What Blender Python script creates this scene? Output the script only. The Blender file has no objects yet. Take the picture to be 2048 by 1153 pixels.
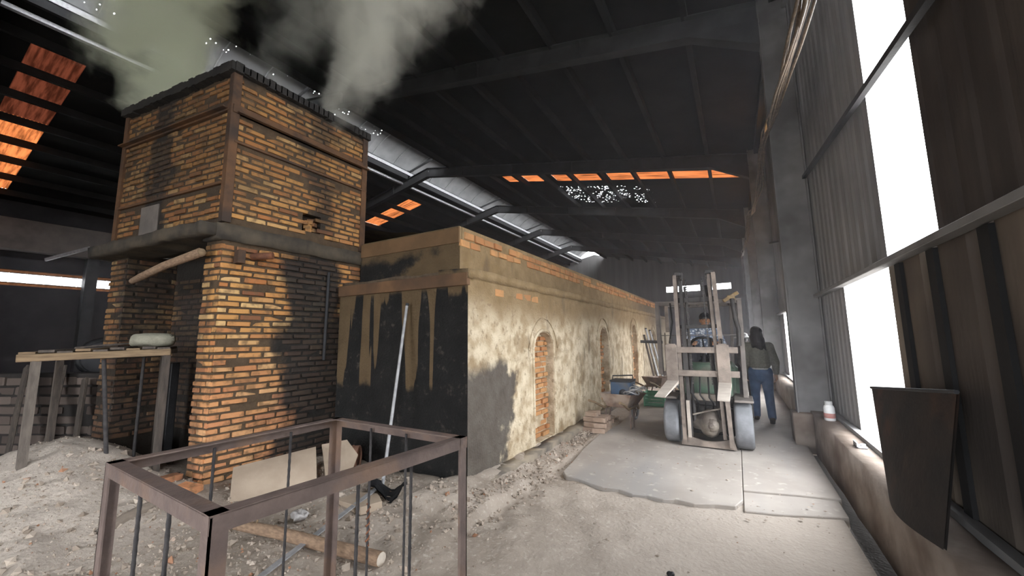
import bpy, bmesh, math, random
from mathutils import Vector, Matrix, noise as mnoise
random.seed(7)
SC = bpy.context.scene
COL = SC.collection
# ------------------------------------------------------------------ camera, sky, exposure
cam_d = bpy.data.cameras.new('camera'); cam = bpy.data.objects.new('camera', cam_d); COL.objects.link(cam)
_fw = Vector((449, 93.5, 773)).normalized()
_up = Vector((-69, -6026.5, 773)); _up = (_up - _fw*_up.dot(_fw)).normalized()
_rt = _fw.cross(_up)
if _rt.x < 0: _rt = -_rt
Rm = Matrix((_rt, _fw, _up))                       # rows: world axes in image axes
c0, c1, c2 = (Rm.col[i].copy() for i in range(3))
cam.matrix_world = Matrix(((c0.x, -c1.x, -c2.x, 0), (c0.y, -c1.y, -c2.y, 0), (c0.z, -c1.z, -c2.z, 1.5), (0, 0, 0, 1)))
cam_d.sensor_width = 36; cam_d.lens = 773/2048*36; cam_d.clip_start = .02; cam_d.clip_end = 300
SC.camera = cam
SKY = 10.0
w = bpy.data.worlds.new('sky'); SC.world = w; w.use_nodes = True
bg = w.node_tree.nodes['Background']; bg.inputs[0].default_value = (.94, .97, 1, 1); bg.inputs[1].default_value = SKY
SC.view_settings.view_transform = 'Standard'; SC.view_settings.look = 'None'
SC.view_settings.exposure = 0.9; SC.view_settings.gamma = 1; SC.view_settings.use_curve_mapping = False
cy = SC.cycles
cy.max_bounces = 9; cy.diffuse_bounces = 6; cy.glossy_bounces = 3; cy.transmission_bounces = 4; cy.volume_bounces = 3; cy.transparent_max_bounces = 12
cy.caustics_reflective = False; cy.caustics_refractive = False
cy.use_denoising = True; cy.sample_clamp_indirect = 12
def portal(loc, rot, sx, sy):                      # guides sky sampling through a real opening, gives no light itself
    l = bpy.data.lights.new('portal', 'AREA'); l.shape = 'RECTANGLE'; l.size = sx; l.size_y = sy
    l.cycles.is_portal = True
    o = bpy.data.objects.new('portal', l); o.location = loc; o.rotation_euler = rot; COL.objects.link(o)

# ------------------------------------------------------------------ helpers
ORG = {}
def tag(o, label=None, cat=None, group=None, kind=None):
    if label: o['label'] = label
    if cat: o['category'] = cat
    if group: o['group'] = group
    if kind: o['kind'] = kind
    return o
def thing(name, loc, label, cat=None, group=None, kind=None):
    o = bpy.data.objects.new(name, None); o.empty_display_size = .1; o.location = loc; COL.objects.link(o)
    ORG[o] = Vector(loc); return tag(o, label, cat, group, kind)
def place(o, parent, centre):
    if parent: o.parent = parent; o.location = centre - ORG[parent]
    else: o.location = centre
    ORG[o] = centre.copy()
def frame(d, up=(0, 0, 1)):
    z = Vector(d).normalized(); u = Vector(up)
    if abs(z.dot(u)) > .98: u = Vector((0, 1, 0)) if abs(z.y) < .9 else Vector((1, 0, 0))
    x = u.cross(z).normalized(); y = z.cross(x); return x, y, z
class MB:
    def __init__(s): s.v = []; s.f = []; s.sm = []
    def add(s, vs, fs, smooth=False):
        n = len(s.v); s.v += [Vector(p) for p in vs]; s.f += [tuple(i+n for i in f) for f in fs]; s.sm += [smooth]*len(fs); return s
    def box(s, lo, hi):
        (a, b, c), (d, e, f) = lo, hi
        return s.add([(a,b,c),(d,b,c),(d,e,c),(a,e,c),(a,b,f),(d,b,f),(d,e,f),(a,e,f)], [(0,3,2,1),(4,5,6,7),(0,1,5,4),(1,2,6,5),(2,3,7,6),(3,0,4,7)])
    def cbox(s, c, sz, M=None):
        h = [x/2 for x in sz]; c = Vector(c); vs = []
        for k in (-1, 1):
            for (i, j) in ((-1,-1),(1,-1),(1,1),(-1,1)):
                p = Vector((i*h[0], j*h[1], k*h[2])); vs.append(c + (M @ p if M else p))
        return s.add(vs, [(0,3,2,1),(4,5,6,7),(0,1,5,4),(1,2,6,5),(2,3,7,6),(3,0,4,7)])
    def beam(s, p0, p1, wd, ht, up=(0, 0, 1)):
        p0, p1 = Vector(p0), Vector(p1); x, y, z = frame(p1-p0, up); vs = []
        for p in (p0, p1):
            for i, j in ((-1,-1),(1,-1),(1,1),(-1,1)): vs.append(p + x*(i*wd/2) + y*(j*ht/2))
        return s.add(vs, [(0,3,2,1),(4,5,6,7),(0,1,5,4),(1,2,6,5),(2,3,7,6),(3,0,4,7)])
    def tube(s, pts, r, n=8, cap=True, smooth=True):
        pts = [Vector(p) for p in pts]; m = len(pts); rs = r if isinstance(r, (list, tuple)) else [r]*m; vs = []; fs = []
        x, y, z = frame(pts[1]-pts[0])
        for i, p in enumerate(pts):
            t = (pts[min(i+1, m-1)] - pts[max(i-1, 0)]).normalized()
            x = (x - t*x.dot(t)).normalized(); y = t.cross(x)
            for k in range(n):
                a = 2*math.pi*k/n; vs.append(p + (x*math.cos(a) + y*math.sin(a))*rs[i])
        for i in range(m-1):
            for k in range(n): fs.append((i*n+k, i*n+(k+1) % n, (i+1)*n+(k+1) % n, (i+1)*n+k))
        s.add(vs, fs, smooth)
        if cap: s.add(vs[:n], [tuple(range(n))[::-1]]); s.add(vs[-n:], [tuple(range(n))])
        return s
    def lathe(s, c, axis, prof, n=20, smooth=True):           # prof: (radius, distance along the axis)
        c = Vector(c); x, y, z = frame(axis); vs = []; fs = []; m = len(prof)
        for (r, d) in prof:
            for k in range(n):
                a = 2*math.pi*k/n; vs.append(c + z*d + (x*math.cos(a)+y*math.sin(a))*max(r, .0005))
        for i in range(m-1):
            for k in range(n): fs.append((i*n+k, i*n+(k+1) % n, (i+1)*n+(k+1) % n, (i+1)*n+k))
        s.add(vs, fs, smooth); s.add(vs[:n], [tuple(range(n))[::-1]]); s.add(vs[-n:], [tuple(range(n))]); return s
    def prism(s, poly, z0, z1):
        n = len(poly); vs = [(x, y, z0) for x, y in poly] + [(x, y, z1) for x, y in poly]
        a = sum(poly[i][0]*poly[(i+1) % n][1]-poly[(i+1) % n][0]*poly[i][1] for i in range(n))
        fs = [tuple(range(n))[::-1], tuple(range(n, 2*n))] + [(i, (i+1) % n, n+(i+1) % n, n+i) for i in range(n)]
        if a < 0: fs = [f[::-1] for f in fs]
        return s.add(vs, fs)
    def ell(s, c, r, n=12, m=8, M=None):
        c = Vector(c); vs = []; fs = []
        for i in range(m+1):
            t = math.pi*i/m
            for k in range(n):
                a = 2*math.pi*k/n; p = Vector((r[0]*math.sin(t)*math.cos(a), r[1]*math.sin(t)*math.sin(a), -r[2]*math.cos(t))); vs.append(c + (M @ p if M else p))
        for i in range(m):
            for k in range(n): fs.append((i*n+k, i*n+(k+1) % n, (i+1)*n+(k+1) % n, (i+1)*n+k))
        return s.add(vs, fs, True)
    def cap(s, p0, p1, r0, r1, n=12):
        p0, p1 = Vector(p0), Vector(p1); d = (p1-p0); L = d.length; d = d/L; q = []; 
        for a in (-80, -55, -30, 0): q.append((p0 + d*(r0*math.sin(math.radians(a))), r0*math.cos(math.radians(a))))
        for a in (0, 30, 55, 80): q.append((p1 + d*(r1*math.sin(math.radians(a))), r1*math.cos(math.radians(a))))
        return s.tube([p for p, r in q], [r for p, r in q], n)
    def grid(s, fn, nu, nv, smooth=False):
        vs = [fn(i/nu, j/nv) for j in range(nv+1) for i in range(nu+1)]
        return s.add(vs, [(j*(nu+1)+i, j*(nu+1)+i+1, (j+1)*(nu+1)+i+1, (j+1)*(nu+1)+i) for j in range(nv) for i in range(nu)], smooth)
    def build(s, name, mat, parent=None, bevel=0, label=None, kind=None, jit=0, centre=None):
        me = bpy.data.meshes.new(name)
        lo = Vector([min(p[i] for p in s.v) for i in range(3)]); hi = Vector([max(p[i] for p in s.v) for i in range(3)])
        c = Vector(centre) if centre else (lo+hi)/2
        if jit: s.v = [p + mnoise.noise_vector(p*7.3)*jit for p in s.v]
        me.from_pydata([tuple(p-c) for p in s.v], [], s.f); me.polygons.foreach_set('use_smooth', s.sm)
        me.materials.append(mat); me.update()
        o = bpy.data.objects.new(name, me); COL.objects.link(o); place(o, parent, c)
        if bevel:
            b = o.modifiers.new('bevel', 'BEVEL'); b.width = bevel; b.segments = 1; b.limit_method = 'ANGLE'
        if label: o['label'] = label
        if kind: o['kind'] = kind
        return o
def roughbox(lo, hi, step, amp, seed=0):                       # box with subdivided, uneven faces
    bm = bmesh.new(); bmesh.ops.create_cube(bm, size=1)
    d = [hi[i]-lo[i] for i in range(3)]
    for v in bm.verts: v.co = Vector([lo[i]+(v.co[i]+.5)*d[i] for i in range(3)])
    for ax in range(3):
        n = max(1, int(d[ax]/step))
        for k in range(1, n):
            p = Vector((0, 0, 0)); p[ax] = lo[ax]+d[ax]*k/n; nn = Vector((0, 0, 0)); nn[ax] = 1
            bmesh.ops.bisect_plane(bm, geom=bm.verts[:]+bm.edges[:]+bm.faces[:], plane_co=p, plane_no=nn)
    m = MB(); bm.verts.index_update()
    m.add([v.co + (mnoise.noise_vector(v.co*3.1+Vector((seed, 0, 0)))*amp + mnoise.noise_vector(v.co*11+Vector((0, seed, 0)))*amp*.6) for v in bm.verts], [[v.index for v in f.verts] for f in bm.faces], True)
    bm.free(); return m
def cut(o, cutters):                                           # boolean away solids (MBs), then drop the cutters
    for k in cutters:
        c = k.build('cutter', o.data.materials[0])
        md = o.modifiers.new('cut', 'BOOLEAN'); md.object = c; md.operation = 'DIFFERENCE'; md.solver = 'EXACT'
        bpy.context.view_layer.update()
        dg = bpy.context.evaluated_depsgraph_get(); me = bpy.data.meshes.new_from_object(o.evaluated_get(dg))
        o.modifiers.clear(); o.data = me; bpy.data.objects.remove(c)
def remesh(mb, name, mat, parent, voxel, it=3):                # fuse overlapping pieces into one continuous surface
    o = mb.build(name, mat, parent)
    md = o.modifiers.new('r', 'REMESH'); md.mode = 'VOXEL'; md.voxel_size = voxel; md.use_smooth_shade = True
    sm = o.modifiers.new('s', 'SMOOTH'); sm.iterations = it; sm.factor = .5
    bpy.context.view_layer.update()
    dg = bpy.context.evaluated_depsgraph_get(); me = bpy.data.meshes.new_from_object(o.evaluated_get(dg))
    o.modifiers.clear(); o.data = me; me.polygons.foreach_set('use_smooth', [True]*len(me.polygons)); return o

# ------------------------------------------------------------------ materials
class N:
    def __init__(s, name, shader=True):
        s.m = bpy.data.materials.new(name); s.m.use_nodes = True; s.t = s.m.node_tree; s.t.nodes.clear()
        s.o = s.t.nodes.new('ShaderNodeOutputMaterial'); s._p = None
    def n(s, t, **k):
        q = s.t.nodes.new('ShaderNode'+t)
        for a, b in k.items(): setattr(q, a, b)
        return q
    def put(s, sock, val):
        if isinstance(val, bpy.types.NodeSocket): s.t.links.new(val, sock)
        elif isinstance(val, (tuple, list)) and len(val) == 3 and sock.type == 'RGBA': sock.default_value = (*val, 1)
        else: sock.default_value = val
    def math(s, op, a, b=0., c=0.):
        q = s.n('Math', operation=op); s.put(q.inputs[0], a); s.put(q.inputs[1], b); s.put(q.inputs[2], c); return q.outputs[0]
    def mul(s, *a):
        r = a[0]
        for b in a[1:]: r = s.math('MULTIPLY', r, b)
        return r
    def add(s, a, b): return s.math('ADD', a, b)
    def mx(s, a, b): return s.math('MAXIMUM', a, b)
    def inv(s, a): return s.math('SUBTRACT', 1., a)
    def geo(s):
        if not s._p: s._p = s.n('NewGeometry')
        return s._p
    def pos(s): return s.geo().outputs['Position']
    def xyz(s):
        q = s.n('SeparateXYZ'); s.put(q.inputs[0], s.pos()); return q.outputs
    def vec(s, scale=(1, 1, 1), base=None):
        q = s.n('VectorMath', operation='MULTIPLY'); s.put(q.inputs[0], base or s.pos()); q.inputs[1].default_value = scale; return q.outputs[0]
    def noise(s, scale, detail=3., vec=None, rough=.55, dist=0.):
        q = s.n('TexNoise'); s.put(q.inputs['Vector'], vec or s.pos()); q.inputs['Scale'].default_value = scale; q.inputs['Detail'].default_value = detail
        q.inputs['Roughness'].default_value = rough; q.inputs['Distortion'].default_value = dist; return q.outputs['Fac']
    def mr(s, v, a, b, c=0., d=1.):
        q = s.n('MapRange', interpolation_type='SMOOTHSTEP'); s.put(q.inputs[0], v)
        for i, x in enumerate((a, b, c, d)): q.inputs[i+1].default_value = x
        return q.outputs[0]
    def band(s, v, lo, hi, soft): return s.mul(s.mr(v, lo-soft, lo+soft), s.mr(v, hi-soft, hi+soft, 1., 0.))
    def mix(s, f, a, b):
        q = s.n('Mix', data_type='RGBA'); s.put(q.inputs['Factor'], f); s.put(q.inputs[6], a); s.put(q.inputs[7], b); return q.outputs[2]
    def rnd(s):
        a = s.n('ObjectInfo').outputs['Random']; return s.math('FRACT', s.add(a, s.geo().outputs['Random Per Island']))
    def bump(s, h, strength=.5, dist=.01):
        q = s.n('Bump'); s.put(q.inputs['Height'], h); q.inputs['Strength'].default_value = strength; q.inputs['Distance'].default_value = dist; return q.outputs[0]
    def bsdf(s, col, rough=.9, metal=0., nrm=None, spec=.3):
        q = s.n('BsdfPrincipled'); s.put(q.inputs['Base Color'], col); s.put(q.inputs['Roughness'], rough); s.put(q.inputs['Metallic'], metal)
        q.inputs['Specular IOR Level'].default_value = spec
        if nrm: s.put(q.inputs['Normal'], nrm)
        return q.outputs[0]
    def out(s, sh): s.put(s.o.inputs[0], sh); return s.m
def grain(name, c1, c2, scale=6, rough=.85, metal=0., bump=.3, vec=None, dirt=None, bscale=None):
    k = N(name); v = k.vec(vec) if vec else None
    col = k.mix(k.mr(k.noise(scale, 5, v), .3, .7), c1, c2)
    if dirt: col = k.mix(k.mr(k.noise(scale*.35, 4), .48, .68), col, dirt)
    return k.out(k.bsdf(col, rough, metal, k.bump(k.noise(bscale or scale*6, 3, v), bump, .01)))

M = {}
M['steel'] = grain('dark_steel', (.045,.045,.05), (.03,.03,.033), 3, .7)
M['frame'] = grain('painted_frame_steel', (.042,.042,.044), (.026,.026,.027), 2, .75)
M['purlin'] = grain('sooty_purlin', (.020,.020,.021), (.013,.013,.014), 2, .8)
M['column'] = grain('column_steel', (.24,.235,.235), (.17,.165,.165), 2, .75, dirt=(.10,.095,.09))
M['rail'] = grain('rusty_angle_steel', (.165,.122,.108), (.11,.082,.074), 9, .6, dirt=(.20,.13,.095))
M['rebar'] = grain('dark_rebar', (.055,.05,.05), (.03,.028,.03), 20, .7)
M['rust'] = grain('rust', (.22,.09,.045), (.10,.045,.03), 12, .85)
M['galv'] = grain('dull_galvanised', (.40,.40,.41), (.28,.28,.29), 15, .5, .3)
M['wood'] = grain('sawn_wood', (.25,.175,.105), (.15,.105,.065), 4, .85, vec=(3, 1, 14))
M['sootwood'] = grain('sooty_timber', (.11,.09,.075), (.06,.05,.045), 5, .9, vec=(6, 6, 1))
M['dirtwood'] = grain('dirt_caked_wood', (.30,.25,.205), (.20,.165,.135), 8, .95)
M['legwood'] = grain('grey_post_wood', (.16,.135,.115), (.10,.085,.075), 6, .9, vec=(6, 6, 1))
M['bark'] = grain('peeled_log', (.31,.21,.14), (.19,.125,.085), 10, .9, vec=(2, 6, 6))
M['conc'] = grain('old_concrete', (.40,.375,.35), (.29,.27,.25), 2.2, .9, dirt=(.20,.18,.165))
M['ledge'] = grain('ledge_concrete', (.27,.225,.19), (.16,.12,.095), 3, .9, dirt=(.12,.085,.065))
M['black'] = grain('black_plastic', (.02,.02,.022), (.012,.012,.013), 8, .5)
M['tyre'] = grain('dusty_tyre', (.20,.205,.22), (.14,.145,.155), 7, .85)
M['sheet'] = grain('dark_wall_sheet', (.105,.088,.078), (.065,.056,.052), 1.2, .75, vec=(1, 5, .6), dirt=(.045,.038,.036))
M['sheetlow'] = grain('brown_wall_sheet', (.23,.19,.15), (.16,.13,.105), 1.1, .75, vec=(1, 4, .7), dirt=(.075,.062,.055))
M['sheetgrey'] = grain('grey_wall_sheet', (.25,.24,.235), (.18,.172,.17), 1.1, .7, vec=(1, 6, .6), dirt=(.11,.105,.10))
M['roof'] = grain('sooty_roof_sheet', (.016,.016,.0165), (.010,.010,.0105), 1.5, .85)
M['monitor'] = grain('pale_ridge_sheet', (.25,.25,.255), (.18,.18,.185), 1.5, .7)

def floor_mats():
    k = N('slab_concrete'); a = k.noise(1.1, 5); b = k.noise(.35, 3, k.vec((3, .5, 1)))
    col = k.mix(k.mr(a, .35, .68), (.33,.295,.265), (.43,.39,.355)); col = k.mix(k.mr(b, .5, .7), col, (.285,.275,.27))
    col = k.mix(k.mr(k.noise(9, 4), .58, .72), col, (.46,.42,.38))
    M['slab'] = k.out(k.bsdf(col, .8, 0, k.bump(k.noise(14, 6), .25, .008)))
    k = N('dry_dirt'); a = k.noise(1.7, 6); tr = k.noise(5, 4, k.vec((1.0, .35, 1)))
    col = k.mix(k.mr(a, .35, .65), (.30,.25,.205), (.42,.36,.305)); col = k.mix(k.mul(k.mr(k.noise(26, 4), .55, .7), .6), col, (.56,.50,.44))
    col = k.mix(k.mul(k.mr(k.noise(2.6, 6), .58, .74), .55), col, (.22,.185,.155)); x_ = k.xyz()[0]; col = k.mix(k.mul(k.mr(x_, -1.9, -.3), .75), col, (.41,.36,.315)); col = k.mix(k.mr(x_, .67, .70), col, (.05,.043,.038))  # dirt darkened in a strip along the ledge foot, painting in the ledge's shadow
    pv = k.n('VectorMath', operation='DISTANCE'); k.put(pv.inputs[0], k.vec((.55, 1, .3))); pv.inputs[1].default_value = (-4.9*.55, 1.0, .05); ash = k.mr(k.add(pv.outputs['Value'], k.mul(a, .9)), 1.55, .75); col = k.mix(k.mul(ash, .8), col, (.56,.49,.425))
    M['dirt'] = k.out(k.bsdf(col, .95, 0, k.bump(k.add(k.mul(tr, .6), k.noise(30, 5)), .55, .022)))
    k = N('rubble_stone'); col = k.mix(k.rnd(), (.25,.20,.16), (.47,.40,.335)); col = k.mix(k.mr(k.rnd(), .96, .98), col, (.34,.18,.11))
    M['stone'] = k.out(k.bsdf(col, .95))
floor_mats()
def tower_soot(k):                                              # soot stains burnt onto the tower, in metres; front evenly darker throughout
    x, y, z = k.xyz(); nz = k.math('SUBTRACT', k.noise(2.1, 5), .5); nf = k.math('SUBTRACT', k.noise(7, 4), .5)
    yy = k.add(k.add(y, k.mul(nz, .9)), k.mul(nf, .15)); zz = k.add(z, k.mul(nz, .7)); xx = k.add(x, k.add(k.mul(nz, .8), k.mul(nf, .2)))
    right = k.mr(x, -4.62, -4.58)
    s = k.mul(k.mr(yy, 2.42, 2.62), k.inv(k.mul(k.mr(yy, 3.2, 3.35), k.mr(zz, 1.75, 1.95))), k.mr(zz, 2.45, 2.62, 1., 0.))
    s = k.mx(s, k.mul(k.band(yy, 2.72, 3.08, .12), k.band(zz, 2.8, 3.75, .15), .78))
    s = k.mx(s, k.mul(k.band(yy, 2.62, 3.02, .15), k.band(zz, 3.85, 4.6, .1), .8))
    s = k.mx(s, k.mul(k.mr(zz, 4.28, 4.42), .75))
    fr = k.mul(k.band(xx, -6.05, -5.5, .1), k.mr(z, 2.6, 2.7), .95)
    fr = k.mx(fr, k.mul(k.band(xx, -5.95, -5.15, .12), k.mr(z, 2.6, 2.5), .97))
    fr = k.mx(fr, k.mul(k.mr(xx, -4.95, -5.1), k.mr(zz, 1.35, 1.0), .85))
    fr = k.mx(fr, k.mul(k.mr(xx, -5.0, -5.15), k.inv(k.mr(z, 2.5, 2.6)), k.mr(k.add(xx, k.mul(nf, .3)), -6.55, -6.2, .6, .97))); fr = k.mx(fr, .42)
    return k.mix_f(right, fr, s) if False else k.add(k.mul(right, s), k.mul(k.inv(right), fr))
def tower_mats():
    k = N('tower_brick'); r = k.rnd()
    col = k.mix(r, (.42,.165,.06), (.56,.30,.10)); col = k.mix(k.mr(k.math('FRACT', k.mul(r, 7.3)), .72, .95), col, (.64,.42,.19))
    col = k.mix(k.mr(k.math('FRACT', k.mul(r, 13.7)), .85, .95), col, (.22,.09,.045))
    z = k.xyz()[2]; col = k.mix(k.mul(k.mr(z, 2.0, .6), .6), col, (.56,.26,.135)); col = k.mix(k.mul(k.mr(z, 2.4, 3.6), .55), col, (.25,.125,.045))
    col = k.mix(k.mul(k.mr(k.noise(13, 5), .45, .70), .75), col, (.15,.09,.048)); col = k.mix(k.mul(k.mr(k.noise(2.6, 4), .52, .66), .6), col, (.13,.08,.04))
    so = tower_soot(k); col = k.mix(k.mul(so, .95), col, k.mix(k.noise(9, 4), (.012,.011,.011), (.045,.04,.036)))
    M['brick'] = k.out(k.bsdf(col, .9, 0, k.bump(k.noise(60, 4), .4, .006)))
    k = N('tower_mortar'); col = k.mix(k.noise(12, 4), (.05,.034,.022), (.125,.085,.052)); so = tower_soot(k)
    col = k.mix(k.mul(so, .95), col, k.mix(k.noise(9, 4), (.010,.009,.009), (.03,.028,.026)))
    M['mortar'] = k.out(k.bsdf(col, .95, 0, k.bump(k.noise(30, 5), .7, .02)))
tower_mats()
def kiln_mat():
    k = N('kiln_plaster'); x, y, z = k.xyz(); n1 = k.noise(1.3, 6); n2 = k.noise(5, 6); n3 = k.noise(14, 5)
    drip = k.noise(6.5, 2, k.vec((1, 1, .09))); fine = k.noise(18, 3, k.vec((1, 1, .12)))
    c1 = k.math('SUBTRACT', n1, .5); c2 = k.math('SUBTRACT', n2, .5)
    # long side: buff lime plaster, brown stained towards the top, scorched patch low at the near corner
    base = k.mix(k.mr(n2, .33, .66), (.40,.31,.20), (.64,.55,.41)); base = k.mix(k.mul(k.mr(k.noise(2.3, 6), .54, .66), .75), base, (.27,.19,.105))
    zz = k.add(z, k.add(k.mul(c1, .5), k.mul(c2, .25)))
    base = k.mix(k.mul(k.mr(zz, 1.5, 2.0), .92), base, k.mix(n2, (.13,.082,.038), (.30,.205,.10)))
    base = k.mix(k.mul(k.mr(k.noise(3.5, 4, k.vec((1, 1, .25))), .6, .68), k.mr(z, .2, 1.2), .55), base, (.12,.085,.055))
    base = k.mix(k.mul(k.mr(n3, .56, .7), .6), base, (.20,.14,.085))
    yy = k.add(y, k.add(k.mul(c1, 1.6), k.mul(c2, .5)))
    patch = k.mul(k.mr(yy, 4.12, 3.95), k.mr(zz, 1.28, 1.12), .9)
    base = k.mix(patch, base, k.mix(n3, (.028,.026,.028), (.10,.088,.08)))
    base = k.mix(k.mul(k.mr(yy, 12., 15.), .7), base, (.10,.085,.07))
    # end facing the yard: soot black with brown run-downs under the ledge
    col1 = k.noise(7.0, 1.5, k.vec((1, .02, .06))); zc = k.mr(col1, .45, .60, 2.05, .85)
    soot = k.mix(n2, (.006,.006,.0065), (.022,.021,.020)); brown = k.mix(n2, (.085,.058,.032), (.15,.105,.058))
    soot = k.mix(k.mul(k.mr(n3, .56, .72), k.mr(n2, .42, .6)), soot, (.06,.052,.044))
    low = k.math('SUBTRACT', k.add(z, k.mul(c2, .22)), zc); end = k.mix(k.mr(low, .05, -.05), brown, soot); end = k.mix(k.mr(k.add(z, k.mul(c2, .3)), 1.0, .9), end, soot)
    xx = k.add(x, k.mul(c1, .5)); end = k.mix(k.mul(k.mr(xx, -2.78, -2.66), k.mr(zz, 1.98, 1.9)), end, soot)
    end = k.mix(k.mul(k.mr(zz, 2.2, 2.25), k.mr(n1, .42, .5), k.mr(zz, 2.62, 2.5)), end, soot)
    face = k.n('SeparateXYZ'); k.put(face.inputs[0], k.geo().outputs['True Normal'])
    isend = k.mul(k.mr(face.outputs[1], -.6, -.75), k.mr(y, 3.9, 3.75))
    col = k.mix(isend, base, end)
    M['plaster'] = k.out(k.bsdf(col, .95, 0, k.bump(k.add(k.add(n2, k.mul(n3, .6)), k.noise(45, 4)), .75, .02)))
    k = N('kiln_brick'); r = k.rnd(); col = k.mix(r, (.36,.155,.065), (.50,.26,.11)); col = k.mix(k.mul(k.mr(k.noise(8, 5), .4, .7), .5), col, (.25,.16,.08))
    M['kbrick'] = k.out(k.bsdf(col, .9, 0, k.bump(k.noise(50, 4), .4, .006)))
    k = N('low_wall_brick'); r = k.rnd(); col = k.mix(r, (.055,.042,.038), (.14,.11,.095)); M['lowbrick'] = k.out(k.bsdf(col, .95, 0, k.bump(k.noise(40, 4), .4, .008)))
kiln_mat()
def special_mats():
    def trans(name, c, amount, var=True):
        k = N(name); col = k.mix(k.mr(k.noise(2.0, 5, k.vec((.5, 5, 1))), .36, .66), [q*1.2 for q in c], [q*(.35 if var else .9) for q in c])
        t = k.n('BsdfTranslucent'); k.put(t.inputs[0], col); d = k.n('BsdfDiffuse'); k.put(d.inputs[0], [q*.6 for q in c])
        mxs = k.n('MixShader'); mxs.inputs[0].default_value = amount; k.t.links.new(d.outputs[0], mxs.inputs[1]); k.t.links.new(t.outputs[0], mxs.inputs[2])
        return k.out(mxs.outputs[0])
    M['orange'] = trans('orange_translucent_sheet', (.085,.024,.007), .8); M['dullorange'] = trans('dull_orange_translucent_sheet', (.012,.003,.0015), .8)
    M['amber'] = trans('amber_translucent_sheet', (.30,.13,.012), .9)
    M['frost'] = trans('frosted_pane', (.75,.75,.75), .9, False)
    M['tint'] = trans('tinted_pane', (.14,.09,.06), .9, False)
    for key, src, c, scale, lim in (('roofholes', 'rusted_roof_sheet', (.016,.016,.0165), 7.5, .30), ('monholes', 'pinholed_ridge_sheet', (.20,.20,.205), 7, .14)):
        k = N(src); v = k.n('TexVoronoi', feature='F1'); k.put(v.inputs['Vector'], k.vec((1, 1.2, .2))); v.inputs['Scale'].default_value = scale
        gate = k.mul(k.band(k.xyz()[0], -7.2, -2.6, .8), k.mr(k.noise(1.3, 4), .33, .5)) if key == 'roofholes' else k.mr(k.noise(.8, 3), .42, .52)
        hole = k.math('LESS_THAN', v.outputs['Distance'], k.mul(gate, lim))
        t = k.n('BsdfTransparent'); mxs = k.n('MixShader'); k.put(mxs.inputs[0], hole)
        k.t.links.new(k.bsdf(c, .85), mxs.inputs[1]); k.t.links.new(t.outputs[0], mxs.inputs[2]); M[key] = k.out(mxs.outputs[0])
special_mats()

# ------------------------------------------------------------------ setting: ground, floor, walls, roof
def hdirt(x, y):
    h = -.045
    w_ = max(0, min(1, (4.6-y)/1.6)) if x > -1.9 else 1
    h += .03*w_
    h += .42*math.exp(-((x+5.75)/1.15)**2 - ((y-1.28)/.62)**2)
    h += .24*math.exp(-((x+5.2)/1.9)**2 - ((y-.75)/.8)**2)
    h += .10*math.exp(-((x+4.2)/1.6)**2 - ((y-2.3)/.9)**2)
    if x < -2.0: h += .07*math.exp(-((y-3.0)/.8)**2)
    if -2.6 < x < -1.6 and y > 2.6: h += .09*math.exp(-((x+2.45)/.28)**2)
    if x < -1.0 or y < 4.3:
        a = min(1, max(0, (-x-.2)/1.6)); h += (.020*mnoise.noise((x*2.3, y*2.3, 0)) + .022*mnoise.noise((x*6, y*6, 3)) + .012*mnoise.noise((x*15, y*15, 5)))*(.25+.9*a)
        u = x*.86+y*.5; h += .010*math.sin(u*21+3*mnoise.noise((x, y, 9)))*a*max(0, 1-abs(x+1.5)/2.5)
    if x > -1.95 and y > 3.75: h = min(h, -.014-.04*min(1, max(0, (y-4.15 if x < -.05 else y-4.75)/.3)))
    if x > .66 and y < 6.8: h -= .13*min(1, (x-.66)/.05)
    return h
def lin(a, b, n): return [a+(b-a)*i/n for i in range(n)]
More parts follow.
